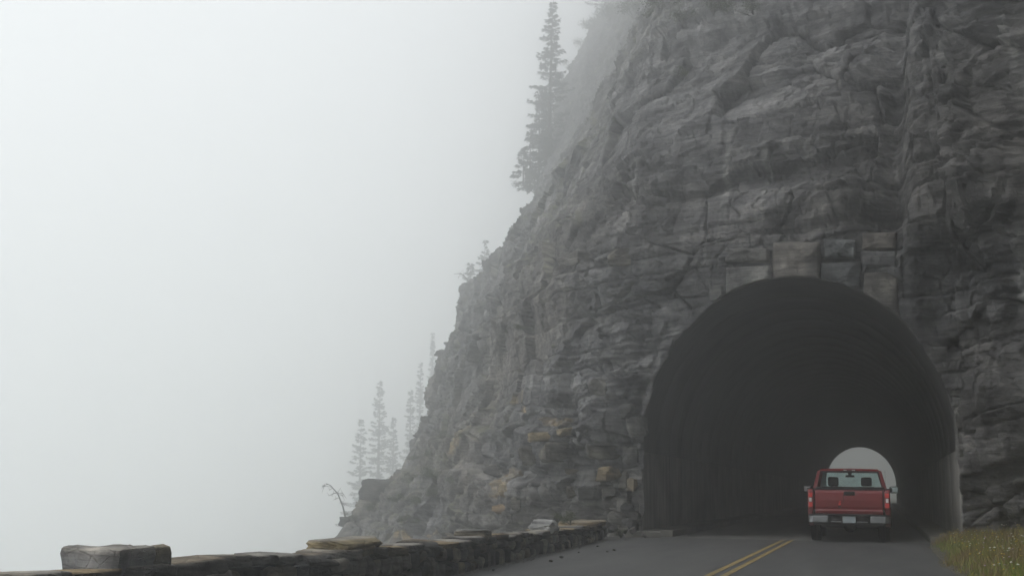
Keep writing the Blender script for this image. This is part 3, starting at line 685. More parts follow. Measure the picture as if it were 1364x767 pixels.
# ================================================================== PICKUP TRUCK
def paint_mat(name, c):
    m, t, b = new_mat(name)
    v = coord(t); n = N(t, 'ShaderNodeTexNoise', Scale=2.5, Detail=8, Roughness=0.7); t.links.new(v, n.inputs['Vector'])
    g = t.nodes.new('ShaderNodeSeparateXYZ'); tc = t.nodes.new('ShaderNodeTexCoord'); t.links.new(tc.outputs['Object'], g.inputs[0])
    mr = N(t, 'ShaderNodeMapRange'); mr.inputs['From Min'].default_value = 1.15; mr.inputs['From Max'].default_value = 0.6; t.links.new(g.outputs['Z'], mr.inputs['Value'])
    mu = N(t, 'ShaderNodeMath', operation='MULTIPLY'); t.links.new(mr.outputs[0], mu.inputs[0]); t.links.new(n.outputs['Fac'], mu.inputs[1])
    mx = N(t, 'ShaderNodeMix', data_type='RGBA'); t.links.new(mu.outputs[0], mx.inputs[0]); mx.inputs[6].default_value = (*c, 1); mx.inputs[7].default_value = (0.12, 0.035, 0.03, 1)
    t.links.new(mx.outputs[2], b.inputs['Base Color'])
    b.inputs['Roughness'].default_value = 0.38; b.inputs['Coat Weight'].default_value = 0.5; b.inputs['Coat Roughness'].default_value = 0.25
    return m
RED = paint_mat('red_paint', (0.20, 0.006, 0.011))
BLACK = flat_mat('black_plastic', (0.012, 0.012, 0.013), 0.6)
RUBBER = flat_mat('tyre_rubber', (0.016, 0.016, 0.016), 0.85, spec=0.2)
CHROME = flat_mat('dull_chrome', (0.30, 0.31, 0.32), 0.38, metallic=0.9)
STEEL = flat_mat('rim_steel', (0.35, 0.35, 0.36), 0.35, metallic=0.8)
IRON = flat_mat('chassis_iron', (0.02, 0.019, 0.018), 0.75)
PIPE = flat_mat('exhaust_pipe', (0.30, 0.28, 0.25), 0.5, metallic=0.6)
LAMP = flat_mat('red_lens', (0.40, 0.012, 0.012), 0.15, coat=0.6)
LAMPD = flat_mat('dark_red_lens', (0.13, 0.008, 0.01), 0.2, coat=0.6)
LENSW = flat_mat('white_lens', (0.75, 0.72, 0.72), 0.2, coat=0.5)
SEAT = flat_mat('grey_cloth', (0.06, 0.062, 0.065), 0.9)
MIRRG = flat_mat('mirror_glass', (0.75, 0.77, 0.78), 0.3, metallic=0.9)
PLATE = flat_mat('number_plate', (0.34, 0.39, 0.41), 0.5)
def glass_mat():
    m = bpy.data.materials.new('tinted_glass'); m.use_nodes = True; t = m.node_tree; t.nodes.clear()
    o = t.nodes.new('ShaderNodeOutputMaterial'); tr = N(t, 'ShaderNodeBsdfTransparent', Color=(0.80, 0.90, 0.89, 1)); gl = N(t, 'ShaderNodeBsdfGlossy', Roughness=0.05)
    fr = N(t, 'ShaderNodeLayerWeight', Blend=0.12); mx = t.nodes.new('ShaderNodeMixShader')
    n = N(t, 'ShaderNodeTexNoise', Scale=4.0); r = ramp(t, [(0.3, (0.76, 0.87, 0.86)), (0.7, (0.84, 0.93, 0.92))]); t.links.new(coord(t), n.inputs['Vector']); t.links.new(n.outputs['Fac'], r.inputs['Fac']); t.links.new(r.outputs['Color'], tr.inputs['Color'])
    t.links.new(fr.outputs['Fresnel'], mx.inputs[0]); t.links.new(tr.outputs[0], mx.inputs[1]); t.links.new(gl.outputs[0], mx.inputs[2]); t.links.new(mx.outputs[0], o.inputs['Surface'])
    return m
GLASS = glass_mat()
_b = LAMP.node_tree.nodes['Principled BSDF']; _b.inputs['Emission Color'].default_value = (1, 0.05, 0.03, 1); _b.inputs['Emission Strength'].default_value = 0.10   # running lamps are lit
TR = empty('pickup_truck', (-0.76, 33.0, 0.0)); tag(TR, 'red pickup truck driving away into the tunnel mouth', 'pickup truck')
TR.rotation_euler = (0, math.radians(0.35), math.radians(0.4))
def bevel_all(bm, w, seg=2, ang=30):
    es = [e for e in bm.edges if len(e.link_faces) == 2 and e.calc_face_angle(0) > math.radians(ang)]
    bmesh.ops.bevel(bm, geom=es, offset=w, segments=seg, profile=0.6, affect='EDGES', clamp_overlap=True)
def wheel_arch(yc, r, n=10, zc=0.37): return [(yc + r * math.cos(a), zc + r * math.sin(a)) for a in np.linspace(math.pi, 0, n)]
# bed sides with wheel arches
for sx in (-1, 1):
    def f(bm, sx=sx):
        poly = [(-1.03, 0.58)] + [(-1.04, 0.75), (-1.05, 1.22), (-1.02, 1.285), (1.12, 1.285), (1.12, 0.45), (0.55, 0.45)] + wheel_arch(0, 0.47)[::-1]
        lo, hi = (0.86, 0.985)
        bm_prism(bm, poly, 'x', sx * lo, sx * hi); bmesh.ops.recalc_face_normals(bm, faces=bm.faces[:]); bevel_all(bm, 0.028, 2, 40)
    part('bed_side', f, RED, TR)
    def f(bm, sx=sx):                                       # black wheel-arch lip
        pts = wheel_arch(0, 0.47, 14)
        for a, b in zip(pts[:-1], pts[1:]): bm_tube(bm, (sx * 0.975, a[0], a[1]), (sx * 0.975, b[0], b[1]), 0.035, 0.035, 8)
    part('fender_flare', f, BLACK, TR, True)
    def f(bm, sx=sx): bm_box(bm, (sx * 0.925, 0.03, 1.297), (0.13, 2.12, 0.03), bev=0.012)
    part('bed_rail_cap', f, BLACK, TR)
part('bed_floor', lambda bm: (bm_box(bm, (0, 0.05, 0.76), (1.72, 2.1, 0.05)), bm_box(bm, (0, 1.10, 1.02), (1.72, 0.05, 0.5)),
                              bm_box(bm, (0.70, 0, 0.86), (0.26, 0.95, 0.2)), bm_box(bm, (-0.70, 0, 0.86), (0.26, 0.95, 0.2))), IRON, TR)
# tailgate
def f(bm):
    poly = [(-0.99, 0.69), (-1.045, 0.69), (-1.062, 0.76), (-1.052, 0.80), (-1.064, 0.86), (-1.072, 1.02), (-1.066, 1.20), (-1.045, 1.27), (-0.99, 1.275)]
    bm_prism(bm, poly, 'x', -0.805, 0.805); bmesh.ops.recalc_face_normals(bm, faces=bm.faces[:]); bevel_all(bm, 0.012, 2, 50)
TG = part('tailgate', f, RED, TR)
part('tailgate_top_strip', lambda bm: bm_box(bm, (0, -1.02, 1.288), (1.66, 0.085, 0.034), bev=0.012), BLACK, TG)  # black strip along the top edge of the tailgate
HB = part('handle_bezel', lambda bm: bm_box(bm, (0.02, -1.070, 1.19), (0.27, 0.03, 0.10), bev=0.014), BLACK, TG)
part('marks', lambda bm: (bm_box(bm, (-0.215, -1.076, 0.925), (0.055, 0.012, 0.055), bev=0.004), bm_box(bm, (-0.205, -1.074, 0.985), (0.035, 0.012, 0.035), bev=0.004)), LAMP, TG)['label'] = 'small red emblem low on the tailgate'  # two red pieces in the lens material, which glows faintly
part('dark_strips', lambda bm: (bm_box(bm, (-0.125, -1.0745, 1.06), (0.014, 0.006, 0.20)), bm_box(bm, (-0.225, -1.071, 0.86), (0.07, 0.008, 0.05))), BLACK, TG)['label'] = 'dark strips below the tailgate handle'  # black strips laid on the tailgate face
# tail lamps
for sx in (-1, 1):
    def f(bm, sx=sx): bm_box(bm, (sx * 0.905, -1.045, 1.015), (0.135, 0.09, 0.44), bev=0.02)
    TL = part('tail_lamp', f, LAMPD, TR)
    for zc, hh, mt, nm in ((1.145, 0.11, LAMP, 'brake_lens'), (1.022, 0.095, LENSW, 'reverse_lens'), (0.905, 0.11, LAMP, 'signal_lens')):
        part(nm, lambda bm, sx=sx, zc=zc, hh=hh: bm_box(bm, (sx * 0.912, -1.090, zc), (0.095 if nm != 'reverse_lens' else 0.065, 0.02, hh), bev=0.008), mt, TL)
# bumper
BU = part('rear_bumper', lambda bm: (bm_box(bm, (0, -1.06, 0.66), (1.93, 0.22, 0.05), bev=0.015), bm_box(bm, (0, -1.03, 0.56), (1.2, 0.12, 0.17), bev=0.015)), BLACK, TR)
for sx in (-1, 1):
    def f(bm, sx=sx):
        poly = [(sx * 0.50, -1.17), (sx * 0.86, -1.165), (sx * 0.955, -1.12), (sx * 0.985, -1.02), (sx * 0.985, -0.74), (sx * 0.95, -0.74), (sx * 0.94, -1.0), (sx * 0.50, -1.10)]
        bm_prism(bm, poly, 'z', 0.475, 0.640); bmesh.ops.recalc_face_normals(bm, faces=bm.faces[:]); bevel_all(bm, 0.014, 2, 30)
    part('bumper_end', f, CHROME, BU)
    part('step_pad', lambda bm, sx=sx: bm_box(bm, (sx * 0.31, -1.12, 0.565), (0.22, 0.06, 0.09), bev=0.01), IRON, BU)
    part('lower_lip', lambda bm, sx=sx: bm_box(bm, (sx * 0.31, -1.13, 0.497), (0.25, 0.05, 0.025), bev=0.006), CHROME, BU)
part('number_plate', lambda bm: bm_box(bm, (0.0, -1.145, 0.555), (0.31, 0.012, 0.165), bev=0.004), PLATE, BU)
part('bumper_valance', lambda bm: bm_box(bm, (0, -1.06, 0.445), (1.7, 0.10, 0.07), bev=0.02), BLACK, BU)
# cab shell below the windows, bonnet and nose
def f(bm):
    poly = [(1.16, 0.45), (1.16, 1.30), (3.05, 1.29), (3.15, 1.22), (4.20, 1.13), (4.34, 1.05), (4.36, 0.55), (4.20, 0.40), (3.92, 0.40)] + wheel_arch(3.40, 0.47)[::-1] + [(2.86, 0.40)]
    bm_prism(bm, poly, 'x', -0.975, 0.975); bmesh.ops.recalc_face_normals(bm, faces=bm.faces[:]); bevel_all(bm, 0.045, 3, 40)
CAB = part('cab_body', f, RED, TR)
# roof with pillars
def f(bm):
    lo = [(-0.93, 1.17, 1.29), (0.93, 1.17, 1.29), (0.93, 3.05, 1.27), (-0.93, 3.05, 1.27)]
    r0 = [(-0.80, 1.34, 1.765), (0.80, 1.34, 1.765), (0.78, 2.45, 1.775), (-0.78, 2.45, 1.775)]
    r1 = [(-0.72, 1.40, 1.83), (0.72, 1.40, 1.83), (0.68, 2.35, 1.84), (-0.68, 2.35, 1.84)]
    A = [bm.verts.new(p) for p in r0]; B = [bm.verts.new(p) for p in r1]; mid_a = bm.verts.new((0, 1.34, 1.785)); mid_b = bm.verts.new((0, 1.40, 1.845)); 
    bm.faces.new((A[0], mid_a, mid_b, B[0])); bm.faces.new((mid_a, A[1], B[1], mid_b)); bm.faces.new((A[1], A[2], B[2], B[1])); bm.faces.new((A[2], A[3], B[3], B[2])); bm.faces.new((A[3], A[0], B[0], B[3]))
    bm.faces.new((B[0], mid_b, B[1], B[2], B[3])); bm.faces.new((A[3], A[2], A[1], mid_a, A[0]))
ROOF = part('roof', f, RED, TR)
def strut(bm, a, b, w, d):
    a, b = Vector(a), Vector(b); dv = b - a; M = Matrix.Translation((a + b) / 2) @ dv.to_track_quat('Z', 'Y').to_matrix().to_4x4()
    bmesh.ops.create_cube(bm, size=1.0, matrix=M @ Matrix.Diagonal((w, d, dv.length, 1)))
for sx in (-1, 1):
    part('rear_pillar', lambda bm, sx=sx: bm_prism(bm, [(sx * 0.955, 1.27), (sx * 0.85, 1.27), (sx * 0.745, 1.78), (sx * 0.815, 1.775)], 'y', 1.19, 1.52), RED, ROOF)
    part('front_pillar', lambda bm, sx=sx: strut(bm, (sx * 0.90, 3.0, 1.26), (sx * 0.76, 2.42, 1.78), 0.07, 0.09), RED, ROOF)
    part('side_window', lambda bm, sx=sx: bm.faces.new([bm.verts.new(p) for p in ((sx * 0.93, 1.5, 1.29), (sx * 0.90, 2.98, 1.27), (sx * 0.77, 2.45, 1.77), (sx * 0.79, 1.5, 1.77))]), GLASS, TR)
    # door mirror
    DM = part('door_mirror', lambda bm, sx=sx: (bm_box(bm, (sx * 1.145, 2.72, 1.30), (0.24, 0.11, 0.18), bev=0.05), bm_tube(bm, (sx * 0.93, 2.78, 1.24), (sx * 1.06, 2.74, 1.27), 0.035, 0.03)), BLACK, TR, True)
    part('mirror_glass', lambda bm, sx=sx: bm_box(bm, (sx * 1.147, 2.660, 1.302), (0.20, 0.010, 0.14), rot=Matrix.Rotation(math.radians(-12 * sx), 4, 'Z'), bev=0.003), MIRRG, DM)
RW = part('rear_window', lambda bm: bm.faces.new([bm.verts.new(p) for p in ((-0.85, 1.215, 1.34), (0.85, 1.215, 1.34), (0.76, 1.355, 1.745), (-0.76, 1.355, 1.745))]), GLASS, TR)
def f(bm):
    strut(bm, (-0.87, 1.20, 1.325), (0.87, 1.20, 1.325), 0.05, 0.07); strut(bm, (-0.775, 1.35, 1.752), (0.775, 1.35, 1.752), 0.03, 0.05)
    for sx in (-1, 1): strut(bm, (sx * 0.86, 1.205, 1.33), (sx * 0.765, 1.350, 1.75), 0.05, 0.03)
part('window_seal', f, BLACK, RW)
part('windscreen', lambda bm: bm.faces.new([bm.verts.new(p) for p in ((-0.88, 3.0, 1.27), (0.88, 3.0, 1.27), (0.75, 2.43, 1.775), (-0.75, 2.43, 1.775))]), GLASS, TR)
RL = part('roof_lamp', lambda bm: bm_box(bm, (0, 1.352, 1.80), (0.34, 0.03, 0.032), bev=0.008), LAMPD, TR)
for sx in (-1, 1): part('cargo_lens', lambda bm, sx=sx: bm_box(bm, (sx * 0.11, 1.338, 1.80), (0.085, 0.012, 0.022), bev=0.003), LENSW, RL)
for sx in (-1, 1):
    SE = part('seat', lambda bm, sx=sx: (bm_box(bm, (sx * 0.42, 1.75, 1.08), (0.50, 0.16, 0.58), bev=0.06), bm_box(bm, (sx * 0.42, 2.05, 0.80), (0.50, 0.55, 0.16), bev=0.05)), SEAT, TR, True)
    part('headrest', lambda bm, sx=sx: (bm_box(bm, (sx * 0.43, 1.72, 1.50), (0.28, 0.11, 0.24), bev=0.05)), SEAT, SE, True)
part('dashboard', lambda bm: bm_box(bm, (0, 2.75, 1.20), (1.7, 0.35, 0.16), bev=0.05), BLACK, TR)
def f(bm):
    for a in np.linspace(0, 2 * math.pi, 17)[:-1]:
        b = a + 2 * math.pi / 16; R0 = Matrix.Rotation(math.radians(25), 3, 'X')
        p = lambda t: Vector((-0.42, 2.45, 1.22)) + R0 @ Vector((0.19 * math.cos(t), 0, 0.19 * math.sin(t)))
        bm_tube(bm, p(a), p(b), 0.014, 0.014, 6)
part('steering_wheel', f, BLACK, TR)
part('rear_view_mirror', lambda bm: (bm_box(bm, (0.0, 2.40, 1.655), (0.24, 0.03, 0.06), bev=0.02), bm_tube(bm, (0, 2.41, 1.68), (0, 2.45, 1.75), 0.035, 0.06)), BLACK, TR)
# wheels
def lathe(bm, prof, n, axis_x=0.0):
    ring = [[bm.verts.new((x, r * math.cos(a), r * math.sin(a))) for x, r in prof] for a in np.linspace(0, 2 * math.pi, n, endpoint=False)]
    for i in range(n):
        for j in range(len(prof) - 1): bm.faces.new((ring[i][j], ring[i][j + 1], ring[(i + 1) % n][j + 1], ring[(i + 1) % n][j]))
def tyre(bm):
    lathe(bm, [(-0.10, 0.215), (-0.125, 0.25), (-0.13, 0.31), (-0.12, 0.355), (-0.085, 0.37), (-0.08, 0.362), (-0.07, 0.362), (-0.065, 0.372), (-0.005, 0.373), (0.0, 0.362), (0.01, 0.373), (0.065, 0.372), (0.07, 0.362), (0.08, 0.362), (0.085, 0.37), (0.12, 0.355), (0.13, 0.31), (0.125, 0.25), (0.10, 0.215)], 40)
tm = None
for sx in (-1, 1):
    for yw in (0.0, 3.40):
        WH = part('wheel', tyre, RUBBER, TR, True); WH.location = (sx * 0.83, yw, 0.373)
        part('rim', lambda bm, sx=sx: (lathe(bm, [(sx * 0.10, 0.0), (sx * 0.10, 0.07), (sx * 0.06, 0.10), (sx * 0.07, 0.19), (sx * 0.11, 0.215), (-sx * 0.10, 0.215)], 28)), STEEL, WH, True)
CH = part('chassis', lambda bm: (bm_box(bm, (0.42, 1.5, 0.56), (0.08, 5.0, 0.14)), bm_box(bm, (-0.42, 1.5, 0.56), (0.08, 5.0, 0.14)), bm_tube(bm, (-0.75, 0, 0.373), (0.75, 0, 0.373), 0.05, 0.05, 12),
                            bmesh.ops.create_icosphere(bm, subdivisions=2, radius=0.16, matrix=Matrix.Translation((0, 0, 0.373))), bm_box(bm, (0, 3.4, 0.36), (1.5, 0.12, 0.1))), IRON, TR)
part('spare_wheel', lambda bm: bmesh.ops.create_cone(bm, cap_ends=True, segments=28, radius1=0.36, radius2=0.36, depth=0.2, matrix=Matrix.Translation((-0.05, -0.62, 0.56))), RUBBER, CH)
part('tow_hitch', lambda bm: (bm_box(bm, (0, -1.0, 0.42), (0.09, 0.32, 0.08), bev=0.01), bm_box(bm, (0, -0.9, 0.45), (1.0, 0.08, 0.07))), IRON, CH)
part('exhaust_pipe', lambda bm: (bm_tube(bm, (0.62, -0.75, 0.47), (0.80, -0.98, 0.45), 0.035, 0.04, 14), bm_tube(bm, (0.58, 0.6, 0.47), (0.62, -0.75, 0.47), 0.035, 0.035, 10)), PIPE, CH, True)
part('shock_absorber', lambda bm: (bm_tube(bm, (0.5, 0.1, 0.36), (0.38, -0.25, 0.7), 0.03, 0.03), bm_tube(bm, (-0.5, 0.1, 0.36), (-0.38, -0.25, 0.7), 0.03, 0.03)), IRON, CH)

# ================================================================== VEGETATION
NEEDLE = noise_mat('fir_needles', [(0.3, (0.018, 0.03, 0.017)), (0.6, (0.035, 0.055, 0.03)), (0.8, (0.055, 0.075, 0.04))], scale=1.5, bump=0, world=True)
BARK = noise_mat('bark', [(0.3, (0.05, 0.045, 0.04)), (0.7, (0.13, 0.12, 0.11))], scale=6, bump=0.5)
SHRUB = noise_mat('shrub_leaves', [(0.3, (0.035, 0.045, 0.022)), (0.6, (0.07, 0.085, 0.04)), (0.8, (0.11, 0.115, 0.06))], scale=2.5, bump=0, world=True)
def limb(bm, pts, r0, r1, n=6):
    m = len(pts) - 1
    for i in range(m): bm_tube(bm, pts[i], pts[i + 1], r0 + (r1 - r0) * i / m, r0 + (r1 - r0) * (i + 1) / m, n, caps=(i == 0))
def conifer(name, base, height, rad, seed, label, group='conifers on the cliff in the fog', lean=(0, 0), gaps=0.25, one_side=None, low=0.06):
    rs = np.random.RandomState(seed)
    root = empty(name, base); tag(root, label, 'tree', group)
    def tp(t): return np.array([lean[0] * t * t * height, lean[1] * t * t * height, t * height])
    bm = bmesh.new(); limb(bm, [tuple(tp(t)) for t in np.linspace(-0.04, 1, 9)], height * 0.016 + 0.03, 0.012, 7)
    Vv, Tt = [], []
    z = low
    while z < 0.985:
        nb = rs.randint(4, 7); a0 = rs.rand() * 6.28
        prof = (1 - z) ** 0.85 * (0.55 + 0.45 * min(1, z / 0.18)) if z > low else .6
        for b in range(nb):
            if rs.rand() < gaps: continue
            a = a0 + b * 6.283 / nb + rs.normal() * 0.25; L = 1.2 * rad * prof * rs.choice([rs.uniform(0.3, 0.7), rs.uniform(0.7, 1.25)]) + 0.12
            if one_side is not None: L *= 0.45 + 0.55 * max(0, math.cos(a - one_side)) + 0.1
            zb_ = min(0.99, max(low, z + rs.normal() * 0.16 / height)); o = tp(zb_); dr = np.array([math.cos(a), math.sin(a), 0.0]); droop = rs.uniform(0.12, 0.4) * (1 - z) + 0.02; rise = 0.25 * z
            tip = o + dr * L + np.array([0, 0, -droop * L + rise * L + 0.12 * L])
            mid_ = o + dr * L * 0.55 + np.array([0, 0, -droop * L * 0.75 + rise * L * .5])
            bm_tube(bm, tuple(o), tuple(mid_), 0.012 + 0.006 * L, 0.010, 4, False); bm_tube(bm, tuple(mid_), tuple(tip), 0.010, 0.004, 4, False)
            nl = int(8 + L * 22)
            for q in range(nl):
                t = rs.uniform(0.12, 1.0) ** 0.8; c = o * (1 - t) ** 2 + 2 * mid_ * t * (1 - t) + tip * t * t
                w = (0.08 + 0.12 * L * (1 - t)) ; sd_ = np.array([-dr[1], dr[0], 0]) * rs.normal() * w * 0.8
                c = c + sd_ + np.array([0, 0, rs.normal() * 0.05 - 0.07 * abs(rs.normal())])
                dd = dr * rs.uniform(0.10, 0.24) + sd_ * 0.6 / (w + 1e-3) * 0.16 + np.array([0, 0, rs.uniform(-0.17, 0.03)])
                sz = rs.uniform(0.05, 0.095); pn = np.array([-dd[1], dd[0], rs.normal() * 0.06]); pn = pn / (np.linalg.norm(pn) + 1e-6) * sz
                i = len(Vv); Vv.extend([c - pn, c + pn, c + dd * 1.5]); Tt.append((i, i + 1, i + 2))
                pu = np.array([0, 0, sz * 0.9]); i = len(Vv); Vv.extend([c - pu, c + pu * .6, c + dd * 1.4]); Tt.append((i, i + 1, i + 2))
        z += rs.uniform(0.4, 1.6) * (0.44 / height) * (1.2 - 0.4 * z)
    link('trunk', bm_mesh('trunk', bm), BARK, root)
    link('crown', mesh_np('crown', np.array(Vv), None, np.array(Tt)), NEEDLE, root)
    return root
def snag(name, base, pts, r0, seed, label, nb=14, bl=1.0):
    rs = np.random.RandomState(seed); root = empty(name, base); tag(root, label, 'tree')
    P3 = [np.array(p, float) for p in pts]
    part('trunk', lambda bm: limb(bm, [tuple(p) for p in P3], r0, r0 * 0.25, 7), BARK, root)
    for i in range(nb):
        def f(bm):
            t = rs.uniform(0.25, 1) * (len(P3) - 1); k = min(int(t), len(P3) - 2); o = P3[k] + (P3[k + 1] - P3[k]) * (t - k)
            d = rs.normal(size=3); d[2] = abs(d[2]) * 0.3 - 0.25; d /= np.linalg.norm(d); L = bl * rs.uniform(0.4, 1)
            m = o + d * L * 0.5 + np.array([0, 0, -0.04 * L]); e = o + d * L + np.array([0, 0, -0.22 * L])
            limb(bm, [tuple(o), tuple(m), tuple(e)], r0 * 0.28, 0.008, 5)
            for q in range(3):
                t2 = rs.uniform(.3, 1); c = m + (e - m) * t2; bm_tube(bm, tuple(c), tuple(c + rs.normal(size=3) * 0.22 * bl), 0.01, 0.004, 4, False)
        part('branch', f, BARK, root)
    return root
def hill_tree(px, py_base, d):
    p = at_dist(px, py_base, d); return p
# (base pixel, top pixel, distance): the base stands on the hillside or ledge
def tree_px(name, px, pyb, pyt, d, radpx, seed, label, hill=False, **kw):
    b = at_dist(px, pyb, d)
    if hill:
        b[2] = float(hill_h(np.array([b[0]]), np.array([b[1]]))[0]); pyb = H / 2 - F * ((b - CAMP) @ CM)[1] / ((b - CAMP) @ CM)[2]
    h = (pyb - pyt) * d / F * 1.0; return conifer(name, tuple(b), h, radpx * d / F, seed, label, **kw)
tree_px('conifer', 731, 262, -14, 134, 40, 1, 'tall fir with drooping boughs clinging to the upper cliff edge', lean=(0.02, 0), gaps=0.1)
for i_, (a_, b_, c_, d_, r_) in enumerate(((706, 252, 168, 134, 20), (718, 240, 128, 138, 22), (697, 246, 196, 131, 17), (727, 226, 110, 142, 20), (745, 150, 92, 160, 16))):
    tree_px('stunted_fir', a_, b_, c_, d_, r_, 30 + i_, 'stunted bushy fir crowded below the tall fir on the cliff edge', group='stunted firs on the cliff edge', gaps=0.3)
tree_px('conifer', 812, 48, -70, 198, 30, 2, 'fir bough hanging over the cliff top edge', lean=(-0.05, 0), gaps=0.2)
tree_px('conifer', 645, 402, 316, 150, 15, 3, 'slim pointed fir on the shoulder ledge of the cliff')
tree_px('conifer', 626, 402, 350, 140, 12, 4, 'short stubby fir at the lip of the shoulder ledge')
tree_px('conifer', 502, 690, 512, 180, 28, 5, 'tallest fir of the misty group below the spur', hill=True, gaps=0.15)
tree_px('conifer', 477, 720, 563, 174, 26, 6, 'broken topped fir at the outer edge of the misty group', hill=True, gaps=0.3)
tree_px('conifer', 545, 630, 518, 186, 18, 7, 'medium fir tucked in between the misty group and the spur', hill=True, gaps=0.3)
tree_px('conifer', 558, 610, 484, 190, 15, 8, 'thin fir just behind the sloping edge of the spur', hill=True, gaps=0.25)
tree_px('conifer', 574, 596, 446, 196, 14, 9, 'faintest spire of a fir behind the spur edge', hill=True, gaps=0.25)
tree_px('conifer', 522, 670, 560, 184, 20, 10, 'bushy fir filling the gap beside the tallest misty fir', hill=True, gaps=0.2)
b = at_dist(462, 690, 60.5)
snag('dead_tree', tuple(b), [(0, 0, -0.2), (-0.22, 0, 0.55), (-0.55, 0.1, 1.15), (-0.95, 0.1, 1.55), (-1.2, 0.1, 1.65)], 0.045, 3, 'bent dead sapling leaning out over the drop', 12, 0.55)
b = at_dist(634, 384, 104)
snag('dead_tree', tuple(b), [(0.1, 0, -0.6), (-0.6, 0, 0.5), (-1.05, 0, 1.1), (-1.4, 0, 1.35), (-2.0, 0, 1.3)], 0.055, 6, 'hooked dead trunk beside the slim fir on the shoulder ledge', 7, 0.9)

def leaf_clump(seed, n=1300, h=0.8):
    rs = np.random.RandomState(seed); Vv, Tt = [], []
    lobes = rs.normal(size=(7, 3)) * np.array([0.34, 0.34, 0.16]) + np.array([0, 0, 0.36])
    for i in range(n):
        c = lobes[rs.randint(7)] + rs.normal(size=3) * np.array([0.15, 0.15, 0.12]); c[2] = max(c[2], 0.02)
        d = rs.normal(size=3); d /= np.linalg.norm(d); e = np.cross(d, rs.normal(size=3)); e /= np.linalg.norm(e); s = rs.uniform(0.02, 0.045)
        k = len(Vv); Vv.extend([c, c + d * s * 1.2 + e * s * 0.5, c + d * s * 2.2, c + d * s * 1.2 - e * s * 0.5]); Tt.append((k, k + 1, k + 2, k + 3))
    me = mesh_np('foliage', np.array(Vv), np.array(Tt)); me.materials.append(SHRUB); 
    bm = bmesh.new()
    for l in lobes: bm_tube(bm, (0, 0, -0.15), tuple(l), 0.022, 0.008, 5, False)
    st = bm_mesh('stem', bm); st.materials.append(BARK); return me, st
CL = [leaf_clump(70 + i) for i in range(5)]
def shrub(p, size, seed, label, group, sq=1.0):
    root = empty('shrub', tuple(p)); tag(root, label, 'shrub', group); f, s = CL[seed % 5]; rz = seed * 1.7
    put('foliage', f, (0, 0, 0), (size, size, size * sq), (0, 0, rz), root); put('stem', s, (0, 0, 0), (size, size, size * sq), (0, 0, rz), root); return root
G1 = 'shrubs along the upper cliff edge'; L1 = 'dark scrubby shrub hugging the upper cliff edge'
for i, (px, py, sp) in enumerate([(700, 236, 26), (697, 212, 28), (704, 190, 24), (712, 252, 22), (722, 214, 26), (738, 158, 24), (750, 116, 22), (762, 92, 20), (778, 64, 22), (792, 38, 26), (812, 22, 30), (845, 20, 34), (880, 14, 32), (910, 26, 30), (950, 12, 34), (1000, 14, 34), (905, 96, 20), (823, 160, 16)]):
    p, n_ = cliff_at(px, py); shrub(p - np.array([0, 0, .1]), sp * np.linalg.norm(p - CAMP) / F * 1.0, i, L1, G1, 0.9)
G2 = 'grey green shrubs on the lower flank of the spur'; L2 = 'low grey green shrub rooted in the lower flank of the spur'
for i, (px, py, sp) in enumerate([(556, 612, 20), (566, 630, 24), (575, 606, 20), (582, 636, 22), (590, 580, 18), (548, 640, 22), (532, 664, 22), (556, 668, 24), (575, 660, 20), (500, 676, 20), (470, 690, 16), (600, 640, 18), (618, 582, 14), (640, 580, 14), (690, 434, 16), (704, 440, 14), (672, 440, 12), (540, 690, 20)]):
    p, n_ = cliff_at(px, py); shrub(p - np.array([0, 0, .08]), sp * np.linalg.norm(p - CAMP) / F * 1.0, i + 3, L2, G2, 0.7)
for i, (px, py, sp, lb) in enumerate([(760, 690, 22, 'sparse weed growing on the end block of the guard wall'), (742, 684, 12, 'small weed behind the pale block of the guard wall'), (826, 706, 12, 'tiny weed at the kerb foot beside the tunnel mouth')]):
    Yq = [27.6, 26.5, 31.8][i]; p = at_Y(px, py + 6, Yq); p[2] = max(p[2], 0.02)
    r = shrub(p, sp * Yq / F, i + 9, lb, None, 0.9); r.name = 'weed'; r['category'] = 'weed'

# verge to the right of the road
vx = np.concatenate([np.linspace(0.82, 1.3, 8), np.linspace(1.38, 9, 50)]); vy = np.linspace(-10, 32.6, 150); VX, VY = np.meshgrid(vx, vy, indexing='ij')
def verge_h(X, Y):
    edge = 1.02 + 0.10 * fbm(Y * 0.9, Y * 0 + 3.1, Y * 0, 2)
    t = np.clip((X - edge) / 2.4, -0.2, 2)
    return -0.02 + 0.03 * np.clip(t * 8, 0, 1) + 0.30 * np.clip(t, 0, 1) ** 1.2 + 0.22 * np.clip(t - 1, 0, 1) + 0.05 * fbm(X * 1.1, Y * 1.1, X * 0, 3) * np.clip(t * 2, 0, 1)
VERGE_M = noise_mat('verge_soil', [(0.3, (0.05, 0.045, 0.03)), (0.5, (0.085, 0.075, 0.045)), (0.75, (0.14, 0.135, 0.12))], scale=5, bump=0.7, dist=0.03, world=True)
o = link('verge', mesh_np('verge', np.stack([VX, VY, verge_h(VX, VY)], -1), grid_faces(*VX.shape)), VERGE_M, smooth=True); tag(o, kind='structure')
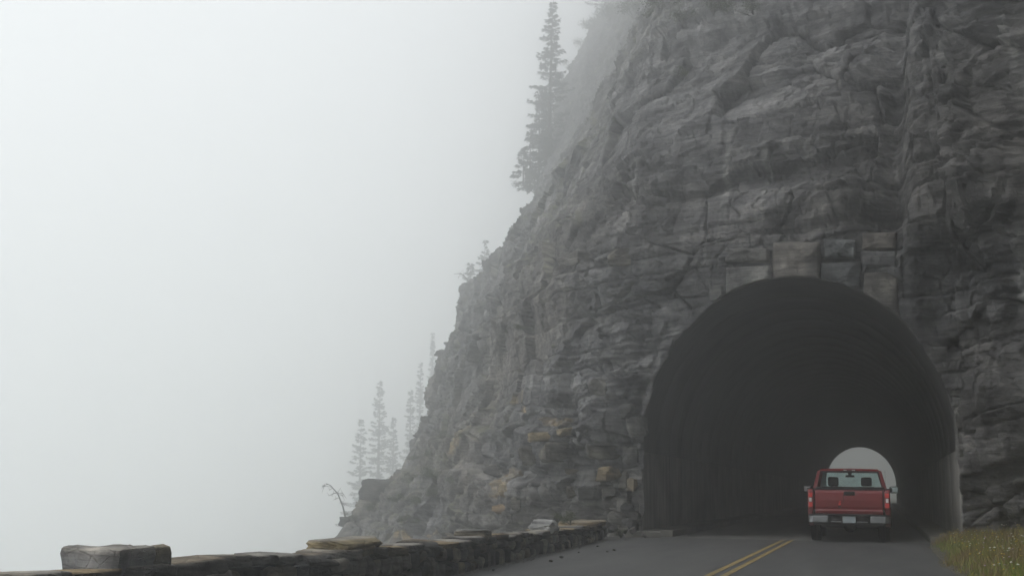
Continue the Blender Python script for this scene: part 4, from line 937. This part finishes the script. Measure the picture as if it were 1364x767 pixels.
def blades(name, n, region, hmin, hmax, w, cols, seed, label, dens=None):
    rs = np.random.RandomState(seed)
    X = rs.uniform(region[0], region[1], n * 3); Y = rs.uniform(region[2], region[3], n * 3)
    edge = 1.10 + 0.12 * fbm(Y * 0.9, Y * 0 + 3.1, Y * 0, 2) + 0.12 * fbm(Y * 3, Y * 0, Y * 0, 2)
    ptch = fbm(X * 0.9, Y * 0.9, X * 0 + seed, 3)
    ok = (X > edge + rs.rand(len(X)) ** 2 * 0.3) & (rs.rand(len(X)) < 0.55 + ptch) & ~((X < 1.95) & (Y > 31.9)); X, Y, ptch = X[ok][:n], Y[ok][:n], ptch[ok][:n]; n = len(X)
    Z = verge_h(X, Y); hh = rs.uniform(hmin, hmax, n) * (0.75 + 0.6 * ptch) * np.clip((X - 0.9) * 1.4, 0.35, 1); a = rs.uniform(0, 6.283, n); b = rs.normal(0, 0.32, (n, 2)) * hh[:, None]
    wx, wy = np.cos(a) * w, np.sin(a) * w
    p0 = np.stack([X - wx, Y - wy, Z - .02], -1); p1 = np.stack([X + wx, Y + wy, Z - .02], -1)
    p2 = np.stack([X + wx * .7 + b[:, 0] * .4, Y + wy * .7 + b[:, 1] * .4, Z + hh * .6], -1); p3 = np.stack([X - wx * .7 + b[:, 0] * .4, Y - wy * .7 + b[:, 1] * .4, Z + hh * .6], -1)
    p4 = np.stack([X + b[:, 0], Y + b[:, 1], Z + hh], -1)
    V = np.stack([p0, p1, p2, p3, p4], 1).reshape(-1, 3); i = np.arange(n) * 5
    me = mesh_np(name, V, np.stack([i, i + 1, i + 2, i + 3], -1), np.stack([i + 3, i + 2, i + 4], -1))
    ci = np.clip(((ptch + 0.4) * 1.2 + rs.normal(0, 0.22, n)) * len(cols), 0, len(cols) - 1).astype(int); C = np.array(cols)[ci] * rs.uniform(0.9, 1.6, (n, 1))
    C = np.repeat(np.concatenate([C, np.ones((n, 1))], 1), 5, 0)
    at = me.color_attributes.new('tint', 'FLOAT_COLOR', 'POINT'); at.data.foreach_set('color', C.astype(np.float32).ravel())
    o = link(name, me, GRASS); tag(o, label, 'grass', kind='stuff'); return o
m_, t_, b_ = new_mat('grass_blades'); a_ = N(t_, 'ShaderNodeAttribute', attribute_name='tint'); t_.links.new(a_.outputs['Color'], b_.inputs['Base Color']); b_.inputs['Roughness'].default_value = 0.7; GRASS = m_
b_.inputs['Transmission Weight'].default_value = 0.0
GC = [(0.055, 0.11, 0.016), (0.08, 0.13, 0.018), (0.115, 0.15, 0.022), (0.15, 0.16, 0.028), (0.19, 0.165, 0.04), (0.14, 0.10, 0.045)]
blades('grass', 42000, (1.0, 5.5, 12, 32.3), 0.10, 0.34, 0.006, GC, 5, 'olive and straw coloured grass growing on the bank below the rock')
# wildflower heads scattered through the grass
rs = np.random.RandomState(9); Vv, Tq, Cc = [], [], []
for i in range(420):
    X = rs.uniform(1.3, 4.2); Y = rs.uniform(16, 31.6); z0 = float(verge_h(np.array([X]), np.array([Y]))[0]) + rs.uniform(0.16, 0.34)
    c = (0.62, 0.62, 0.58) if rs.rand() < 0.32 else ((0.5, 0.34, 0.03) if rs.rand() < 0.75 else (0.34, 0.24, 0.36)); r = rs.uniform(0.010, 0.020)
    k = len(Vv); n6 = 6
    Vv.append((X, Y, z0 + r * .5)); Cc.append(c)
    for a in range(n6): Vv.append((X + r * math.cos(a * 1.047), Y + r * math.sin(a * 1.047), z0)); Cc.append(c)
    Vv.append((X, Y, z0 - r)); Cc.append((0.08, 0.1, 0.03))
    for a in range(n6): Tq.append((k, k + 1 + a, k + 1 + (a + 1) % n6)); Tq.append((k + 7, k + 1 + (a + 1) % n6, k + 1 + a))
me = mesh_np('wildflowers', np.array(Vv), None, np.array(Tq)); at = me.color_attributes.new('tint', 'FLOAT_COLOR', 'POINT'); at.data.foreach_set('color', np.concatenate([np.array(Cc), np.ones((len(Cc), 1))], 1).astype(np.float32).ravel())
o = link('wildflowers', me, GRASS); tag(o, 'tiny white, yellow and mauve flower heads scattered in the grass bank', 'flowers', kind='stuff')
# gravel along both road edges
rs = np.random.RandomState(14); Vv, Tq = [], []
ico = [(0, 0, .5), (.5, 0, 0), (0, .5, 0), (-.5, 0, 0), (0, -.5, 0), (0, 0, -.3)]; icf = [(0, 1, 2), (0, 2, 3), (0, 3, 4), (0, 4, 1), (5, 2, 1), (5, 3, 2), (5, 4, 3), (5, 1, 4)]
for i in range(2600):
    if i % 2: Y = rs.uniform(14, 32); X = 1.04 + abs(rs.normal()) * 0.14; z0 = float(verge_h(np.array([X]), np.array([Y]))[0]) + .004
    else: Y = rs.uniform(14, 33.0); X = float(wall_x(Y)) + 0.02 + abs(rs.normal()) * (0.10 if Y < 30.5 else 0.4); z0 = 0.004
    s = rs.uniform(0.008, 0.03) * np.array([rs.uniform(.7, 1.4), rs.uniform(.7, 1.4), rs.uniform(.5, 1)]); k = len(Vv); R0 = rs.rand() * 6.28; c_, s2 = math.cos(R0), math.sin(R0)
    for v in ico: a = np.array(v) * s * rs.uniform(.8, 1.2); Vv.append((X + a[0] * c_ - a[1] * s2, Y + a[0] * s2 + a[1] * c_, z0 + a[2]))
    Tq.extend([tuple(k + q for q in f) for f in icf])
GRAVEL = noise_mat('gravel', [(0.3, (0.08, 0.078, 0.072)), (0.7, (0.22, 0.21, 0.19))], scale=9, bump=0, world=True)
o = link('gravel', mesh_np('gravel', np.array(Vv), None, np.array(Tq)), GRAVEL); tag(o, 'loose grey gravel washed along the road edges', 'gravel', kind='stuff')
# loose stones on the asphalt and rubble at the pier foot
for i, (px, py, sp) in enumerate([(734, 748, 4.0), (748, 743, 4.0), (657, 760, 3.2), (818, 733, 2.6), (796, 728, 2.4), (771, 736, 2.4), (809, 735, 2.0)]):
    r = ray(px, py); t = -CAM_Z / r[2]; p = np.array([0, 0, CAM_Z]) + r * t; s = sp * np.linalg.norm(p) / F
    o = put('pebble', DARKS[(i * 2 + 2) % 5], (p[0], p[1], 0.004 + s * .33), (s * 1.3, s, s * .75), (0, 0, i)); tag(o, 'small loose stone lying on the asphalt near the guard wall', 'stone', 'loose stones on the road')
for i, (px, py, w, h, Yq) in enumerate([(822, 690, 22, 16, 33.0), (838, 697, 16, 13, 32.6), (829, 704, 15, 9, 32.2), (846, 688, 14, 14, 33.2), (816, 704, 12, 9, 31.8), (843, 706, 10, 7, 32.3), (834, 680, 18, 16, 33.4), (858, 712, 7, 5, 32.4), (826, 711, 9, 5, 31.4)]):
    p = at_Y(px, py, Yq); s = Yq / F; hz = h * s; z = max(p[2], hz * .4)
    o = put('fallen_rock', DARKS[i % 5], (p[0], p[1], z), (w * s, w * s * .9, hz), (0.1 * i, 0.2, i)); tag(o, 'dark fallen rock heaped at the left foot of the tunnel mouth', 'rock', 'fallen rocks beside the kerb')
# marker pole beyond the far end
def f(bm): bm_tube(bm, (0, 0, -0.2), (0, 0, 4.4), 0.05, 0.04, 8); bm_tube(bm, (0, 0, 4.2), (0, 0, 4.6), 0.052, 0.052, 8)
p = at_Y(1180, 660, 185); o = part('snow_pole', f, flat_mat('pole_paint', (0.2, 0.2, 0.2), 0.7), None); o.location = (p[0], p[1], float(ground_h(np.array([p[0]]), np.array([p[1]]))[0])); tag(o, 'thin grey snow pole standing beyond the far tunnel end', 'pole')

# ------------------------------------------------------------------ haze
bm = bmesh.new(); bm_box(bm, (0, 0, (-640 + 104) / 2), (5200, 5200, 744)); me = bm_mesh('haze', bm)
m = bpy.data.materials.new('fog_air'); m.use_nodes = True; t = m.node_tree; t.nodes.clear()
o_ = t.nodes.new('ShaderNodeOutputMaterial'); pv = t.nodes.new('ShaderNodeVolumePrincipled'); pv.inputs['Color'].default_value = (0.994, 0.998, 1.0, 1); pv.inputs['Density'].default_value = HAZE_DENSITY; pv.inputs['Anisotropy'].default_value = HAZE_G
t.links.new(pv.outputs[0], o_.inputs['Volume'])
o = link('haze', me, m); tag(o, 'pale even mountain fog filling the air', 'fog', kind='stuff')
